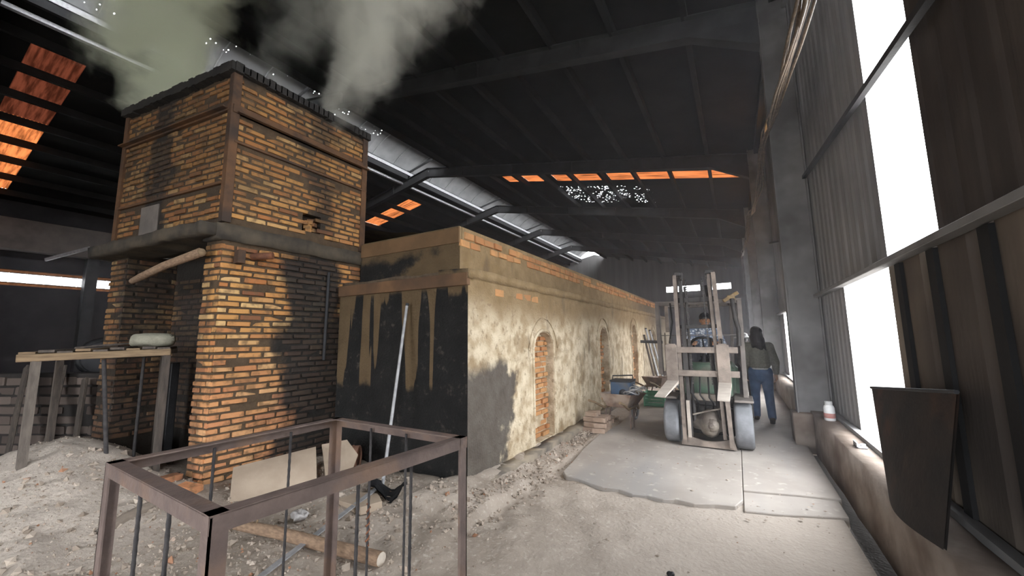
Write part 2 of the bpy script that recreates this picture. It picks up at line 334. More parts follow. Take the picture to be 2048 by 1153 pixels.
def setting():
    g = MB(); g.add([(-90,-90,-.35),(90,-90,-.35),(90,120,-.35),(-90,120,-.35)], [(0,1,2,3)])
    tag(g.build('ground', grain('yard_ground', (.42,.40,.37), (.34,.32,.30), .4)), 'pale open yard seen through the wall openings', None, None, 'structure')
    fl = thing('floor', (-2, 2, 0), 'dusty concrete and dirt floor of the shed', None, None, 'structure')
    xs = lin(-24.4, -8, 14) + lin(-8, .64, 160) + [.66,.69,.71,.74,.8,.95]; ys = lin(-7, -.6, 8) + lin(-.6, 5.4, 120) + lin(5.4, 37.2, 30) + [37.2]
    m = MB(); m.add([(x, y, hdirt(x, y)) for y in ys for x in xs], [(j*len(xs)+i, j*len(xs)+i+1, (j+1)*len(xs)+i+1, (j+1)*len(xs)+i) for j in range(len(ys)-1) for i in range(len(xs)-1)], True)
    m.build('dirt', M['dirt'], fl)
    edge = [(-1.80,4.24),(-1.72,4.12),(-1.56,4.09),(-1.42,4.03),(-1.28,4.0),(-1.12,4.02),(-.98,3.96),(-.85,3.99),(-.7,3.97),(-.6,4.02),(-.44,4.0),(-.28,4.08),(-.12,4.12),(-.06,4.3)]
    MB().prism(edge + [(-.06,37),(-1.95,37),(-1.94,9),(-1.86,6.9),(-1.95,6.1),(-1.9,5.2),(-1.84,4.7)], -.12, 0).build('slab', M['slab'], fl, .006)
    MB().prism([(-.055,4.56),(.12,4.6),(.4,4.67),(.72,4.73),(.72,6.7),(.82,6.71),(.82,37),(-.055,37)], -.12, .002).build('slab', M['slab'], fl, .006)
    MB().prism([(-.055,4.10),(.2,4.16),(.55,4.3),(.70,4.36),(.70,4.85),(-.055,4.7)], -.12, -.019).build('slab', M['slab'], fl, .006)
    # right wall
    wr = thing('wall_right', (1.06, 6, 0), 'tall corrugated sheet wall on steel columns along the aisle', None, None, 'structure')
    def corr(y0, y1, z0, z1, mat, pitch=.25, depth=.014, x=1.07):
        m = MB(); pts = []; y = y0; nr = max(1, round((y1-y0)/pitch)); p = (y1-y0)/nr
        for i in range(nr): pts += [(x, y0+i*p), (x, y0+i*p+p*.55), (x+depth, y0+i*p+p*.68), (x+depth, y0+i*p+p*.87)]
        pts.append((x, y1)); n = len(pts)
        m.add([(a, b, z0) for a, b in pts]+[(a, b, z1) for a, b in pts], [(i+1, i, n+i, n+i+1) for i in range(n-1)])
        o = m.build('wall_panel', mat, wr); return o
    ZT = 6.95
    spans_up = [(-6.5,-2.6),(-1.6,.9),(.9,3.16),(4.05,5.5),(5.5,6.9),(6.9,8.6),(8.6,10.3),(11.25,12.9),(12.9,16.4),(17.3,18.9),(18.9,22.5),(23.3,30.9),(30.9,37)]
    for a, b in spans_up: corr(a, b, 2.02, ZT, M['sheet'] if a < 4 else M['sheetgrey'])
    for a, b in [(-6.5,-3.2),(-1.6,.9),(.9,2.3),(2.3,4.06)]: corr(a, b, .42, 2.04, M['sheetlow'], .6, .03)
    for a, b in [(5.52,6.9),(6.9,8.6),(8.6,10.3),(11.9,12.9),(12.9,16.4),(17.9,22.5),(23.8,30.9),(30.9,37)]: corr(a, b, .42, 2.04, M['sheetgrey'], .2)
    for y in (.75,1.4,2.05,2.66,3.25,3.8): MB().box((1.045, y-.05, .44), (1.068, y+.05, 2.0)).build('rib', M['purlin'], wr)
    corr(10.3, 11.25, 3.6, ZT, M['amber'], .16, .02, 1.09); corr(16.4, 17.3, 3.6, ZT, M['amber'], .16, .02, 1.09)
    for z in (2.03, 6.6): MB().box((.985, -6.5, z-.022), (1.068, 37, z+.022)).build('girt', M['column'], wr, .004)
    ld = roughbox((.81, -6.5, -.1), (1.10, 37, .44), .3, .012, 3); ld.build('ledge', M['ledge'], wr)
    MB().box((1.0, -6.5, .43), (1.06, 37, .485)).build('sill_angle', M['column'], wr)
    for y in (.9, 6.9, 12.9, 18.9, 24.9, 30.9):
        c = thing('column', (.85, y, 0), None); c.parent = wr; c.location = Vector((.85, y, 0)) - ORG[wr]
        MB().box((.66, y-.1, .4), (.675, y+.1, 6.9)).build('flange', M['column'], c); MB().box((1.04, y-.1, .4), (1.055, y+.1, 6.9)).build('flange', M['column'], c)
        MB().box((.675, y-.02, .4), (1.04, y+.02, 6.9)).build('web', M['column'], c)
        roughbox((.60, y-.2, -.1), (1.0, y+.2, .41), .15, .008, y).build('plinth', M['ledge'], c)
    for p, q in (((1.0,2.2,3.02),(1.0,2.95,3.31)), ((1.0,2.95,3.31),(.98,3.87,3.36)), ((.98,3.87,3.36),(1.0,6.3,3.63))): pass
    MB().beam((.99,1.9,3.13),(.99,6.6,3.70),.045,.045).build('brace', M['steel'], wr); MB().beam((.99,8.4,3.2),(.99,12.6,4.0),.045,.045).build('brace', M['steel'], wr)
    # left wall with its window strip
    wl = thing('wall_left', (-24.2, 6, 0), 'dark far wall of the shed beyond the kiln tower', None, None, 'structure')
    DK = grain('dark_left_wall', (.05,.046,.05), (.035,.033,.037), 1.5, .9)
    MB().box((-24.4,-7,-.3),(-24.2,37,3.72)).build('wall_panel', DK, wl); MB().box((-24.4,-7,4.36),(-24.2,37,7.2)).build('wall_panel', DK, wl)
    MB().box((-24.1,-7,5.05),(-23.5,37,6.25)).build('eave_girder', grain('girder', (.12,.10,.09), (.08,.07,.065), 2, .8), wl, .02)
    for y in (-3.5, .9, 5.2, 12.9, 18.9, 24.9): MB().box((-24.2,y-.18,0),(-23.75,y+.18,5.1)).build('column', M['steel'], wl)
    wn = thing('window_1', (-24.3, 2, 4), 'long bright window strip high on the far left wall', None, None, 'structure')
    y = -5.
    while y < 5.9:
        MB().box((-24.32,y+.02,3.86),(-24.30,y+.43,4.22)).build('pane', M['frost'], wn); y += .45
    for z0, z1 in ((3.72,3.84),(4.24,4.36)): MB().box((-24.32,-7,z0),(-24.30,6,z1)).build('tinted_strip', M['tint'], wn)
    for z in (3.72,3.85,4.23,4.36): MB().box((-24.34,-7,z-.012),(-24.27,37,z+.012)).build('frame_bar', M['steel'], wn)
    MB().box((-24.34,6.0,3.72),(-24.26,37,4.36)).build('blind_panel', DK, wn)
    MB().beam((-23.4,3.8,4.75),(-22.2,4.7,5.25),.06,.12).build('bracket', M['galv'], wl)
    # end wall
    we = thing('wall_back', (-11, 37, 0), 'grey sheet end wall at the far end of the aisle', None, None, 'structure')
    G = grain('end_wall_sheet', (.22,.21,.21), (.16,.155,.155), .6, .8, vec=(4, 4, .4))
    MB().box((-24.4,37,-.3),(1.1,37.15,5.35)).build('wall_panel', G, we)
    MB().prism([(-24.4,5.85),(1.1,5.85),(1.1,7.0),(-11.8,9.6),(-24.4,7.0)], 0, .15)
    pr_ = MB().prism([(-24.4,5.85),(1.1,5.85),(1.1,7.0),(-11.8,9.6),(-24.4,7.0)], 0, .15); pr_.v = [Vector((p.x, 37+p.z, p.y)) for p in pr_.v]; pr_.build('wall_panel', G, we)
    for a, b in ((-24.4,-5.2),(-2.45,-1.5),(-.1,1.1)): MB().box((a,37,5.35),(b,37.15,5.85)).build('wall_panel', G, we)
    wn = thing('window_2', (-2.6, 37.05, 5.6), 'bright window strip high on the far end wall', None, None, 'structure')
    for x in [-5.2+.55*i for i in range(5)]+[-1.5+.47*i for i in range(3)]: MB().box((x+.02,37.05,5.37),(x+.45,37.07,5.83)).build('pane', M['frost'], wn)
    wf = thing('wall_front', (-12, -7, 0), 'sheet wall behind the yard with a wide vehicle doorway', None, None, 'structure')
    for lo, hi in (((-24.4,-7.15,-.3),(-4.6,-7,7.2)), ((-.8,-7.15,-.3),(1.2,-7,7.2)), ((-4.6,-7.15,3.3),(-.8,-7,7.2))): MB().box(lo, hi).build('wall_panel', M['sheet'], wf)
    pr_ = MB().prism([(-24.4,7.0),(1.1,7.0),(-11.8,9.6)], 0, .15); pr_.v = [Vector((p.x, -7.15+p.z, p.y)) for p in pr_.v]; pr_.build('wall_panel', M['sheet'], wf)
    # roof
    ce = thing('ceiling', (-11.8, 12, 9), 'soot blackened sheet metal roof on steel rafters with an open ridge', None, None, 'structure')
    zb = lambda x: 6.45+.2*(.45-x) if x > -11.8 else 8.9-.2*(-11.8-x)
    zr = lambda x: zb(x)+.62
    def slope(x0, x1, y0, y1, mat, name='roof_sheet'):
        m = MB(); nn = Vector((0, 0, .012))
        q = [Vector((x0,y0,zr(x0))),Vector((x1,y0,zr(x1))),Vector((x1,y1,zr(x1))),Vector((x0,y1,zr(x0)))]
        m.add([p for p in q]+[p+nn for p in q], [(0,3,2,1),(4,5,6,7),(0,1,5,4),(1,2,6,5),(2,3,7,6),(3,0,4,7)]); return m.build(name, mat, ce)
    RX0, RX1, LX0, LX1 = -10.6, 1.3, -24.6, -13.05
    for y0, y1, mt in ((-7,14.7,'roof'),(15.45,16.2,'roof'),(16.2,18.7,'roofholes'),(18.7,26.7,'roof'),(27.5,37.2,'roof')): slope(RX0, RX1, y0, y1, M[mt])
    for y0, y1 in ((-7,1.66),(2.62,14.6),(15.6,26.7),(27.6,37.2)): slope(LX0, LX1, y0, y1, M['roof'])
    px_r = [RX0+.05+i*1.27 for i in range(10)]; px_l = [LX1-.05-i*1.27 for i in range(10)]
    def sky(x0, x1, y0, y1):
        m = MB(); n = max(3, int((y1-y0)/.075)); vs = []
        for x in (x0, x1):
            for i in range(n*2+1): vs.append((x, y0+(y1-y0)*i/(2*n), zr(x)+(.018 if i % 2 else 0)))
        k = 2*n+1; m.add(vs, [(i, i+1, k+i+1, k+i) for i in range(2*n)]); return m
    rust_r = {1: .3, 2: .8}
    for i in range(9):
        a, b = px_r[i], px_r[i+1]
        if i in (0,): slope(a-.1, b, 14.7, 15.45, M['roof']); slope(a-.1, b, 26.7, 27.5, M['roof']); continue
        cut_ = {1: .35, 2: .1, 3: .3, 4: .0, 5: .15}.get(i, 0)
        sky(a+cut_, b, 14.7, 15.45).build('skylight_panel', M['orange'], ce)
        if cut_: slope(a, a+cut_, 14.7, 15.45, M['roof'])
        (sky(a, b, 26.7, 27.5).build('skylight_panel', M['orange'], ce) if i < 6 else slope(a, b, 26.7, 27.5, M['roof']))
    slope(px_r[9], RX1, 14.7, 15.45, M['roof']); slope(px_r[9], RX1, 26.7, 27.5, M['roof'])
    for i in range(8):
        a, b = px_l[i+1], px_l[i]
        if i == 0: slope(a, b+.05, 1.66, 2.62, M['roof'])
        else: sky(a, b, 1.66, 2.62).build('skylight_panel', M['orange'] if i > 3 else M['dullorange'], ce)
        if i in (1, 2, 3): sky(a, b, 14.6, 15.6).build('skylight_panel', M['orange'], ce)
        else: slope(a, b, 14.6, 15.6, M['roof'])
        slope(a, b, 26.7, 27.6, M['roof'])
    for a, b in ((LX0, px_l[8]),):
        for y0, y1 in ((1.66,2.62),(14.6,15.6),(26.7,27.6)): slope(a, b, y0, y1, M['roof'])
    for x in px_r: MB().box((x-.05,-7,zb(x)+.39),(x+.05,37,zb(x)+.61)).build('purlin', M['purlin'], ce)
    for x in px_l: MB().box((x-.05,-7,zb(x)+.39),(x+.05,37,zb(x)+.61)).build('purlin', M['purlin'], ce)
    for y in (.9, 6.9, 12.9, 18.9, 24.9, 30.9):
        r = thing('rafter', (-11.8, y, 8.9), None); r.parent = ce; r.location = Vector((-11.8, y, 8.9)) - ORG[ce]
        for (x0, x1) in ((.68,-11.8),(-11.8,-24.2)):
            a, b = (x0, x1); up = Vector((0, 1, 0))
            for dz, th, wd in ((.0,.02,.2),(.4,.02,.2)): MB().beam((a,y,zb(a)+dz),(b,y,zb(b)+dz),wd,th,(0,0,1)).build('flange', M['frame'], r)
            MB().beam((a,y,zb(a)+.2),(b,y,zb(b)+.2),.012,.4).build('web', M['frame'], r)
        for x in (-2.3,-4.8,-7.3,-9.8,-14,-17): MB().box((x-.01,y-.09,zb(x)),(x+.01,y+.09,zb(x)+.4)).build('stiffener', M['frame'], r)
        hz = MB().prism([(.66,6.05),(.66,6.5),(-.35,6.61)], -.1, .1); hz.v = [Vector((p.x, y+p.z, p.y)) for p in hz.v]; hz.build('haunch', M['frame'], r)
    # raised ridge vent
    rv = thing('trim_1', (-11.8, 12, 10), 'raised pale sheet ridge vent over the open slot in the roof', None, None, 'structure')
    EZ = zr(RX0)+.55
    def arc(x): return 10.12-.84*min(1.0, ((-11.7-x)/1.65))**2 if x < -11.7 else 10.12-.12*((x+11.7)/1.5)**2
    for y0, y1, mt in ((-7,10.5,'monholes'),(10.5,37,'monitor')):
        m = MB(); m.grid(lambda u, v: (-13.35+3.2*u, y0+(y1-y0)*v, arc(-13.35+3.2*u)), 14, 2, True); m.build('vent_sheet', M[mt], rv)
    MB().prism([(-13.35,-7.05),(-10.15,-7.05),(-10.15,-6.95),(-13.35,-6.95)], 8.9, 10.15).build('end_panel', M['monitor'], rv)
    for i in range(36):
        y = -6+1.2*i
        MB().tube([(-13.3+.25*j, y, arc(-13.3+.25*j)-.03) for j in range(12)], .018, 5).build('hoop', M['galv'], rv)
    for y in (.9, 6.9, 12.9, 18.9, 24.9, 30.9):
        for x in (-13.1,-10.58): MB().box((x-.05,y-.05,zb(x)+.35),(x+.05,y+.05,arc(x)-.02)).build('post', M['frame'], rv)
        MB().beam((-13.1,y,arc(-13.1)-.12),(-10.58,y,arc(-10.58)-.12),.06,.08).build('tie', M['frame'], rv)
    for x in (-13.1,-11.8,-10.58): MB().box((x-.04,-7,arc(x)-.16),(x+.04,37,arc(x)-.06)).build('purlin', M['galv'] if x == -11.8 else M['frame'], rv)
    MB().box((-13.22,-7,zr(-13.1)-.02),(-13.0,37,zr(-13.1)+.12)).build('edge_channel', M['galv'], rv); MB().box((-13.52,-7,zb(-13.4)+.3),(-13.40,37,zb(-13.4)+.4)).build('edge_channel', M['galv'], rv)
setting()
portal((1.12, 3.6, 4.4), (0, math.radians(90), 0), 4.8, .9); portal((1.12, 4.8, 1.2), (0, math.radians(90), 0), 1.5, 1.45)
portal((-2.7, -7, 1.65), (math.radians(90), 0, 0), 3.8, 3.3); portal((1.12, 11, 1.2), (0, math.radians(90), 0), 1.5, 1.6)

# ------------------------------------------------------------------ kiln tower, kiln, low wall
BRICKS = []
def brick_meshes():
    for s in range(6):
        bm = bmesh.new(); bmesh.ops.create_cube(bm, size=1)
        r = random.Random(s)
        bmesh.ops.bevel(bm, geom=bm.edges[:], offset=.07, segments=1, affect='EDGES')
        for v in bm.verts: v.co += Vector((r.uniform(-.02,.02), r.uniform(-.03,.03), r.uniform(-.05,.05)))
        me = bpy.data.meshes.new('brick'); bm.to_mesh(me); bm.free(); BRICKS.append(me)
brick_meshes()
BM = {}
def brick_mesh(i, mat):
    k = (i, mat.name)
    if k not in BM: m = BRICKS[i].copy(); m.materials.append(mat); BM[k] = m
    return BM[k]
def lay(org, d, length, z0, z1, L=.215, H=.047, pitch=.066, joint=.017, depth=.10, proud=.012, skip=None, rnd=random):
    """one brick wall face: list of (centre, yaw, size); the outward side lies to the right of d"""
    d = Vector((d[0], d[1], 0)).normalized(); nrm = Vector((d.y, -d.x, 0)); out = []; row = 0; z = z0
    while z + H <= z1+.01:
        t = -(row % 2)*L*.5 - rnd.uniform(0, .03)
        while t < length:
            l = L*rnd.uniform(.9, 1.06); a, b = max(t, 0), min(t+l, length)
            if b-a > .035 and rnd.random() > .035:
                p = Vector((org[0], org[1], 0)) + d*((a+b)/2) + nrm*(proud*rnd.uniform(.1, 1.7)-depth/2); p.z = z+H/2+rnd.uniform(-.003, .003)
                if not (skip and skip((a+b)/2, p.z)): out.append((p, math.atan2(d.y, d.x)+rnd.uniform(-.03, .03), (b-a, depth, H*rnd.uniform(.84, 1.10))))
            t += l+joint*rnd.uniform(.7, 1.5)
        z += pitch; row += 1
    return out
def put_bricks(lst, mat, parent, limit, name='brick'):
    cp = Vector((0, 0, 1.5)); lst = sorted(lst, key=lambda b: (b[0]-cp).length/max(.02, b[2][0])**.5)
    for p, yaw, s in lst[:limit]:
        o = bpy.data.objects.new(name, brick_mesh(random.randrange(6), mat)); COL.objects.link(o)
        o.rotation_euler = (random.uniform(-.01, .01), random.uniform(-.015, .015), yaw); o.scale = s; place(o, parent, p)
    rest = lst[limit:]
    if rest:
        m = MB()
        for p, yaw, s in rest:
            R = Matrix.Rotation(yaw, 3, 'Z'); me = BRICKS[random.randrange(6)]
            m.add([p + R @ Vector((v.co.x*s[0], v.co.y*s[1], v.co.z*s[2])) for v in me.vertices], [tuple(f.vertices) for f in me.polygons])
        m.build('brickwork', mat, parent, kind='stuff')
A, B, Cc, D = Vector((-4.5,1.88)), Vector((-6.65,1.62)), Vector((-4.5,3.57)), Vector((-6.65,3.40))
def tower():
    t = thing('kiln_tower', (-5.5, 2.6, 0), 'tall square brick kiln tower with rusty steel bands and smoke at its top', 'kiln')
    fd = (A-B).normalized(); nrm = Vector((fd.y, -fd.x)); W = (A-B).length         # front runs B -> A, outward is -y
    def fp(u, dep=0): q = B + fd*u - nrm*dep; return (q.x, q.y)
    low = [fp(0), fp(.36), fp(.36,.5), fp(W-.26,.5), fp(W-.26), fp(W), tuple(Cc), tuple(D)]
    MB().prism(low, -.2, 2.56).build('base_core', M['mortar'], t)
    up = MB().prism([tuple(A), tuple(Cc), tuple(D), tuple(B)], 2.66, 4.42).build('shaft_core', M['mortar'], t)
    cut(up, [MB().box((-4.62,2.70,2.83),(-4.3,2.94,3.05))])
    # smoke outlet: hollow top
    cut(up, [MB().prism([(-4.75,2.15),(-4.75,3.25),(-6.4,3.15),(-6.4,1.95)], 3.9, 5)])
    bl = []
    bl += lay(A, (0,1), 1.69, .0, 2.50, proud=.016)
    bl += lay(A, (0,1), 1.69, 2.78, 4.36, skip=lambda u, z: (.80 < u < 1.08 and 2.80 < z < 3.08) or 3.92 < z < 4.03 or 3.58 < z < 3.63)
    fr = []
    fr += lay(fp(W-.26), fd, .26, .0, 2.50, proud=.014); fr += lay(fp(0), fd, .36, .4, 2.50)
    fr += lay(B, fd, W, 2.78, 4.36, L=.2, skip=lambda u, z: 3.94 < z < 4.08 or 3.13 < z < 3.19 or (.5 < u < .95 and z < 3.12))
    fr += lay(fp(.36,.5), fd, W-.62, .45, 2.3, proud=.008)
    fr += lay(fp(.36), (-nrm.x, -nrm.y), .5, .4, 2.5)
    put_bricks(bl, M['brick'], t, 300) if False else put_bricks(bl+fr, M['brick'], t, 298)
    # rough concrete slab over the fire mouth
    CS = grain('scorched_concrete', (.105,.085,.062), (.05,.043,.036), 4, .95, dirt=(.022,.021,.021))
    o = roughbox((-4.75,1.80,2.53),(-4.455,3.62,2.70), .07, .016, 2); o.build('slab_edge', CS, t)
    m = roughbox((-.02,-.22,2.555),(W+.02,.25,2.675), .07, .02, 5); m.v = [Vector((B.x+fd.x*p.x-nrm.x*p.y, B.y+fd.y*p.x-nrm.y*p.y, p.z-.05*(1-p.x/W))) if True else p for p in m.v]
    m.build('slab_lip', CS, t)
    RS = grain('rusty_band_steel', (.145,.075,.038), (.09,.05,.03), 6, .8, dirt=(.05,.035,.028))
    def fb(u0, u1, z0, z1, out, name='band'):
        MB().prism([fp(u0,.02), fp(u1,.02), fp(u1,-out), fp(u0,-out)], z0, z1).build(name, RS, t, .003)
    fb(-.02, W+.02, 3.955, 4.045, .035); fb(-.01, W-.05, 3.975, 3.99, .085, 'band_flange'); fb(0, W-.06, 3.14, 3.17, .03)
    MB().box((-4.52,1.86,3.925),(-4.462,3.6,4.015)).build('band', RS, t, .003); MB().box((-4.52,1.9,3.925),(-4.42,3.6,3.94)).build('band_flange', RS, t)
    MB().box((-4.52,1.9,3.60),(-4.468,3.6,3.625)).build('band', RS, t)
    MB().box((-4.56,1.845,2.72),(-4.474,1.93,4.40)).build('corner_angle', RS, t, .003); MB().box((-4.52,3.52,2.72),(-4.472,3.6,4.40)).build('corner_angle', RS, t)
    MB().prism([fp(-.03,-.03), fp(.05,-.03), fp(.05,.03), fp(-.03,.03)], 2.72, 4.40).build('corner_angle', RS, t)
    cap = grain('sooty_cap', (.035,.032,.03), (.02,.019,.019), 5, .95)
    rm = MB()
    for i in range(34):
        u = i/33*W
        for dep in (0,):
            q = fp(u, -.04); rm.cbox((q[0], q[1]+.09, 4.43), (.075, .26, .09+random.uniform(-.02,.03)), Matrix.Rotation(math.atan2(fd.y, fd.x), 3, 'Z'))
    for i in range(26): rm.cbox((-4.55, 1.88+i/25*1.69, 4.43), (.24, .08, .09+random.uniform(-.015,.02)))
    rm.build('rim', cap, t)
    MB().prism([fp(.55,.01), fp(.92,.01), fp(.92,-.012), fp(.55,-.012)], 2.74, 3.10).build('cover_plate', grain('pale_plate', (.19,.165,.15), (.13,.115,.105), 4, .8), t, .003)
    m = MB()
    for i in range(7): m.cbox((-4.53-random.random()*.05, 2.73+.18*random.random(), 2.85+.02*i), (.07,.09,.045), Matrix.Rotation(random.random()*3, 3, 'Z'))
    m.build('loose_brick_bits', M['brick'], t)
    lg = thing('log', (-5.0,1.45,2.28), 'peeled log wedged under the slab across the fire mouth', 'log')
    MB().tube([(-5.95,1.63,2.19),(-5.5,1.58,2.20),(-5.0,1.60,2.27),(-4.60,1.74,2.385)], [.034,.04,.04,.046], 10).build('shaft', M['bark'], lg)
    MB().ell((-4.6,1.745,2.385), (.04,.04,.04), 8, 6).build('cut_end', M['wood'], lg)
    MB().tube([(-4.46,3.05,1.25),(-4.455,3.06,2.35)], .018, 6).build('iron_strap', M['steel'], t)
    MB().box((-4.52,1.99,2.30),(-4.40,2.06,2.44)).build('bracket_stub', RS, t, .004); MB().tube([(-4.5,2.16,2.40),(-4.34,2.3,2.42)], .04, 8).build('stub_pipe', M['rust'], t)
    return t
tower()
def kiln():
    k = thing('brick_kiln', (-5, 10, 0), 'long buff plastered kiln with arched bricked up openings beside the aisle', 'kiln')
    YE = 17.2
    b1 = MB().prism([(-4.47,3.25),(-2.4,3.25),(-2.4,YE),(-9,YE),(-9,3.64),(-4.47,3.64)],-.2,2.17).build('lower_body', M['plaster'], k)
    nich = [(5.07,.63,1.33,1.57,.10),(7.95,.56,1.42,1.67,.2),(10.75,.62,1.5,1.78,.2),(13.6,.6,1.4,1.65,.2),(16.0,.5,1.4,1.62,.2)]
    for (yc, wd, zs, zt, zb_) in nich:
        n = 10; pts = [(yc-wd/2, zb_), (yc+wd/2, zb_)] + [(yc+wd/2*math.cos(math.pi*i/n), zs+(zt-zs)*math.sin(math.pi*i/n)) for i in range(n+1)]
        c = MB().prism(pts, 0, .30); c.v = [Vector((-2.53+p.z, p.x, p.y)) for p in c.v]
        cut(b1, [c])
    for (yc, wd, zs, zt, zb_) in nich[:4]:
        P = [(-2.395, yc-wd/2-.03, zb_+.3), (-2.395, yc-wd/2-.03, zs)] + [(-2.395, yc-(wd/2+.03)*math.cos(math.pi*i/12), zs+(zt-zs+.03)*math.sin(math.pi*i/12)) for i in range(1, 12)] + [(-2.395, yc+wd/2+.03, zs), (-2.395, yc+wd/2+.03, zb_+.3)]
        P = [(a, b+.012*mnoise.noise((b*9, c*9, 0)), c+.012*mnoise.noise((b*9, c*9, 4))) for a, b, c in P]
        MB().tube(P, [.02+.012*abs(mnoise.noise((p[1]*14, p[2]*14, 1))) for p in P], 7).build('arch_rim', M['plaster'], k)
        Q = [(-2.392, yc-(wd/2+.16)*math.cos(math.pi*i/12), zs+(zt-zs+.20)*math.sin(math.pi*i/12)**1.4) for i in range(13)]
        MB().tube(Q, [.008+.012*abs(mnoise.noise((p[1]*10, p[2]*10, 7))) for p in Q], 6).build('arch_moulding', M['plaster'], k)
    MB().prism([(-4.47,3.55),(-2.74,3.55),(-2.74,YE),(-8.6,YE),(-8.6,3.64),(-4.47,3.64)],2.1,2.58).build('upper_body', M['plaster'], k)
    bl = []
    for (yc, wd, zs, zt, zb_) in nich[:3]:
        hw = lambda z: wd/2 if z < zs else wd/2*math.sqrt(max(0, 1-((z-zs)/(zt-zs))**2))
        bl += lay((-2.53,yc-wd/2), (0,1), wd, zb_, zt, L=.2, H=.056, pitch=.075, depth=.1, proud=.035, skip=lambda u, z: abs(u-wd/2) > hw(z)+.02)
    bl += [(p, a, s) for p, a, s in lay((-2.74,3.56), (0,1), YE-3.6, 2.58, 2.82, L=.205, H=.088, pitch=.098, joint=.012, depth=.2, proud=.01) if random.random() > .03]
    bl += [(p, a, s) for p, a, s in lay((-2.40,3.28), (0,1), 3.2, 1.98, 2.15, L=.23, H=.085, pitch=.098, depth=.1, proud=.006) if p.y < 5 and random.random() > .45]
    put_bricks(bl, M['kbrick'], k, 297)
    m = MB().box((-4.46,3.555,2.56),(-2.755,3.72,2.825)); m.build('parapet_end', M['plaster'], k, .01)
    MB().box((-8.6,3.6,2.5),(-2.748,YE,2.818)).build('parapet_core', M['plaster'], k)
    BR = grain('reddish_edge_band', (.205,.115,.06), (.15,.085,.045), 3, .85, dirt=(.09,.055,.035))
    MB().box((-4.465,3.215,2.05),(-2.385,3.27,2.185)).build('edge_band', BR, k, .005)
    BR2 = grain('brown_plaster_band', (.185,.11,.058), (.13,.08,.042), 3, .9)
    MB().box((-4.46,3.54,2.62),(-2.75,3.562,2.80)).build('edge_band', BR2, k)
    for y, z in ((4.62,2.27),(4.8,2.24),(6.9,2.26),(7.05,2.24),(9.9,2.25),(12.6,2.25)): MB().cbox((-2.66,y,z), (.16,.1,.07), Matrix.Rotation(.3, 3, 'Z')).build('loose_brick', M['rust'], k)
    f = roughbox((-2.42,3.2,-.1),(-2.22,YE,.085), .14, .022, 9); f.build('footing', grain('footing', (.30,.25,.19), (.16,.135,.11), 5, .95, dirt=(.08,.07,.065)), k)
    # worn upper edge of the lower body and lumps of plaster
    r = roughbox((-2.80,3.23,2.13),(-2.385,YE,2.235), .09, .02, 4); r.build('ledge_cap', M['plaster'], k)
    m = MB(); m.grid(lambda u, v: (-8.4+5.2*u, 4.3+12*v, 2.7+.62*math.sin(math.pi*u)**.7+.05*mnoise.noise((u*9, v*20, 1))), 26, 40, True); m.build('soil_cover', grain('vault_soil', (.16,.115,.06), (.09,.066,.038), 4, .95, dirt=(.03,.027,.024)), k)
    for i in range(9): MB().tube([(-2.37+.02*math.sin(i),8.6+i*.19,1.95-.1*math.cos(i)),(-2.36,8.62+i*.19,1.6)], .012, 5)
    m = roughbox((-4.44,3.25,2.17),(-2.8,3.5,2.225), .1, .02, 6); m.build('rubble_ledge', grain('dusty_rubble', (.12,.09,.06), (.07,.05,.035), 12, .95), k)
    return k
kiln()
def low_wall():
    k = thing('low_brick_wall', (-8, 1.4, 0), 'low sooty block wall running left from the kiln tower behind the table', 'wall')
    P0, P1 = Vector((-6.74,1.98)), Vector((-10.6,-.02)); d = (P0-P1).normalized(); n = Vector((d.y, -d.x))
    MB().prism([tuple(P1), tuple(P0), tuple(P0-n*.22), tuple(P1-n*.22)], -.2, 1.10).build('core', grain('low_wall_core', (.035,.03,.028), (.022,.02,.019), 4), k)
    put_bricks(lay(P1, d, (P0-P1).length, .1, 1.11, L=.30, H=.10, pitch=.122, joint=.02, depth=.1, proud=.02), M['lowbrick'], k, 300)
    b = thing('barrel', (-8.0,2.0,1.1), 'sooty round barrel end showing above the low block wall', 'barrel')
    c = Vector((-8.05,1.98,1.28)); ax = Vector((-.97,.22,0))
    MB().lathe(c, ax, [(.24,0),(.265,.01),(.28,.03),(.28,.2),(.29,.22),(.28,.24),(.28,.42),(.26,.45),(.24,.46)], 22).build('shell', M['black'], b)
    MB().lathe(c-ax*.012, ax, [(.22,.0),(.235,.012),(.20,.016)], 18).build('lid', M['steel'], b)
    MB().tube([(-8.1,2.02,-.05),(-8.1,2.02,1.02)], .2, 14).build('stand', M['steel'], b)
low_wall()

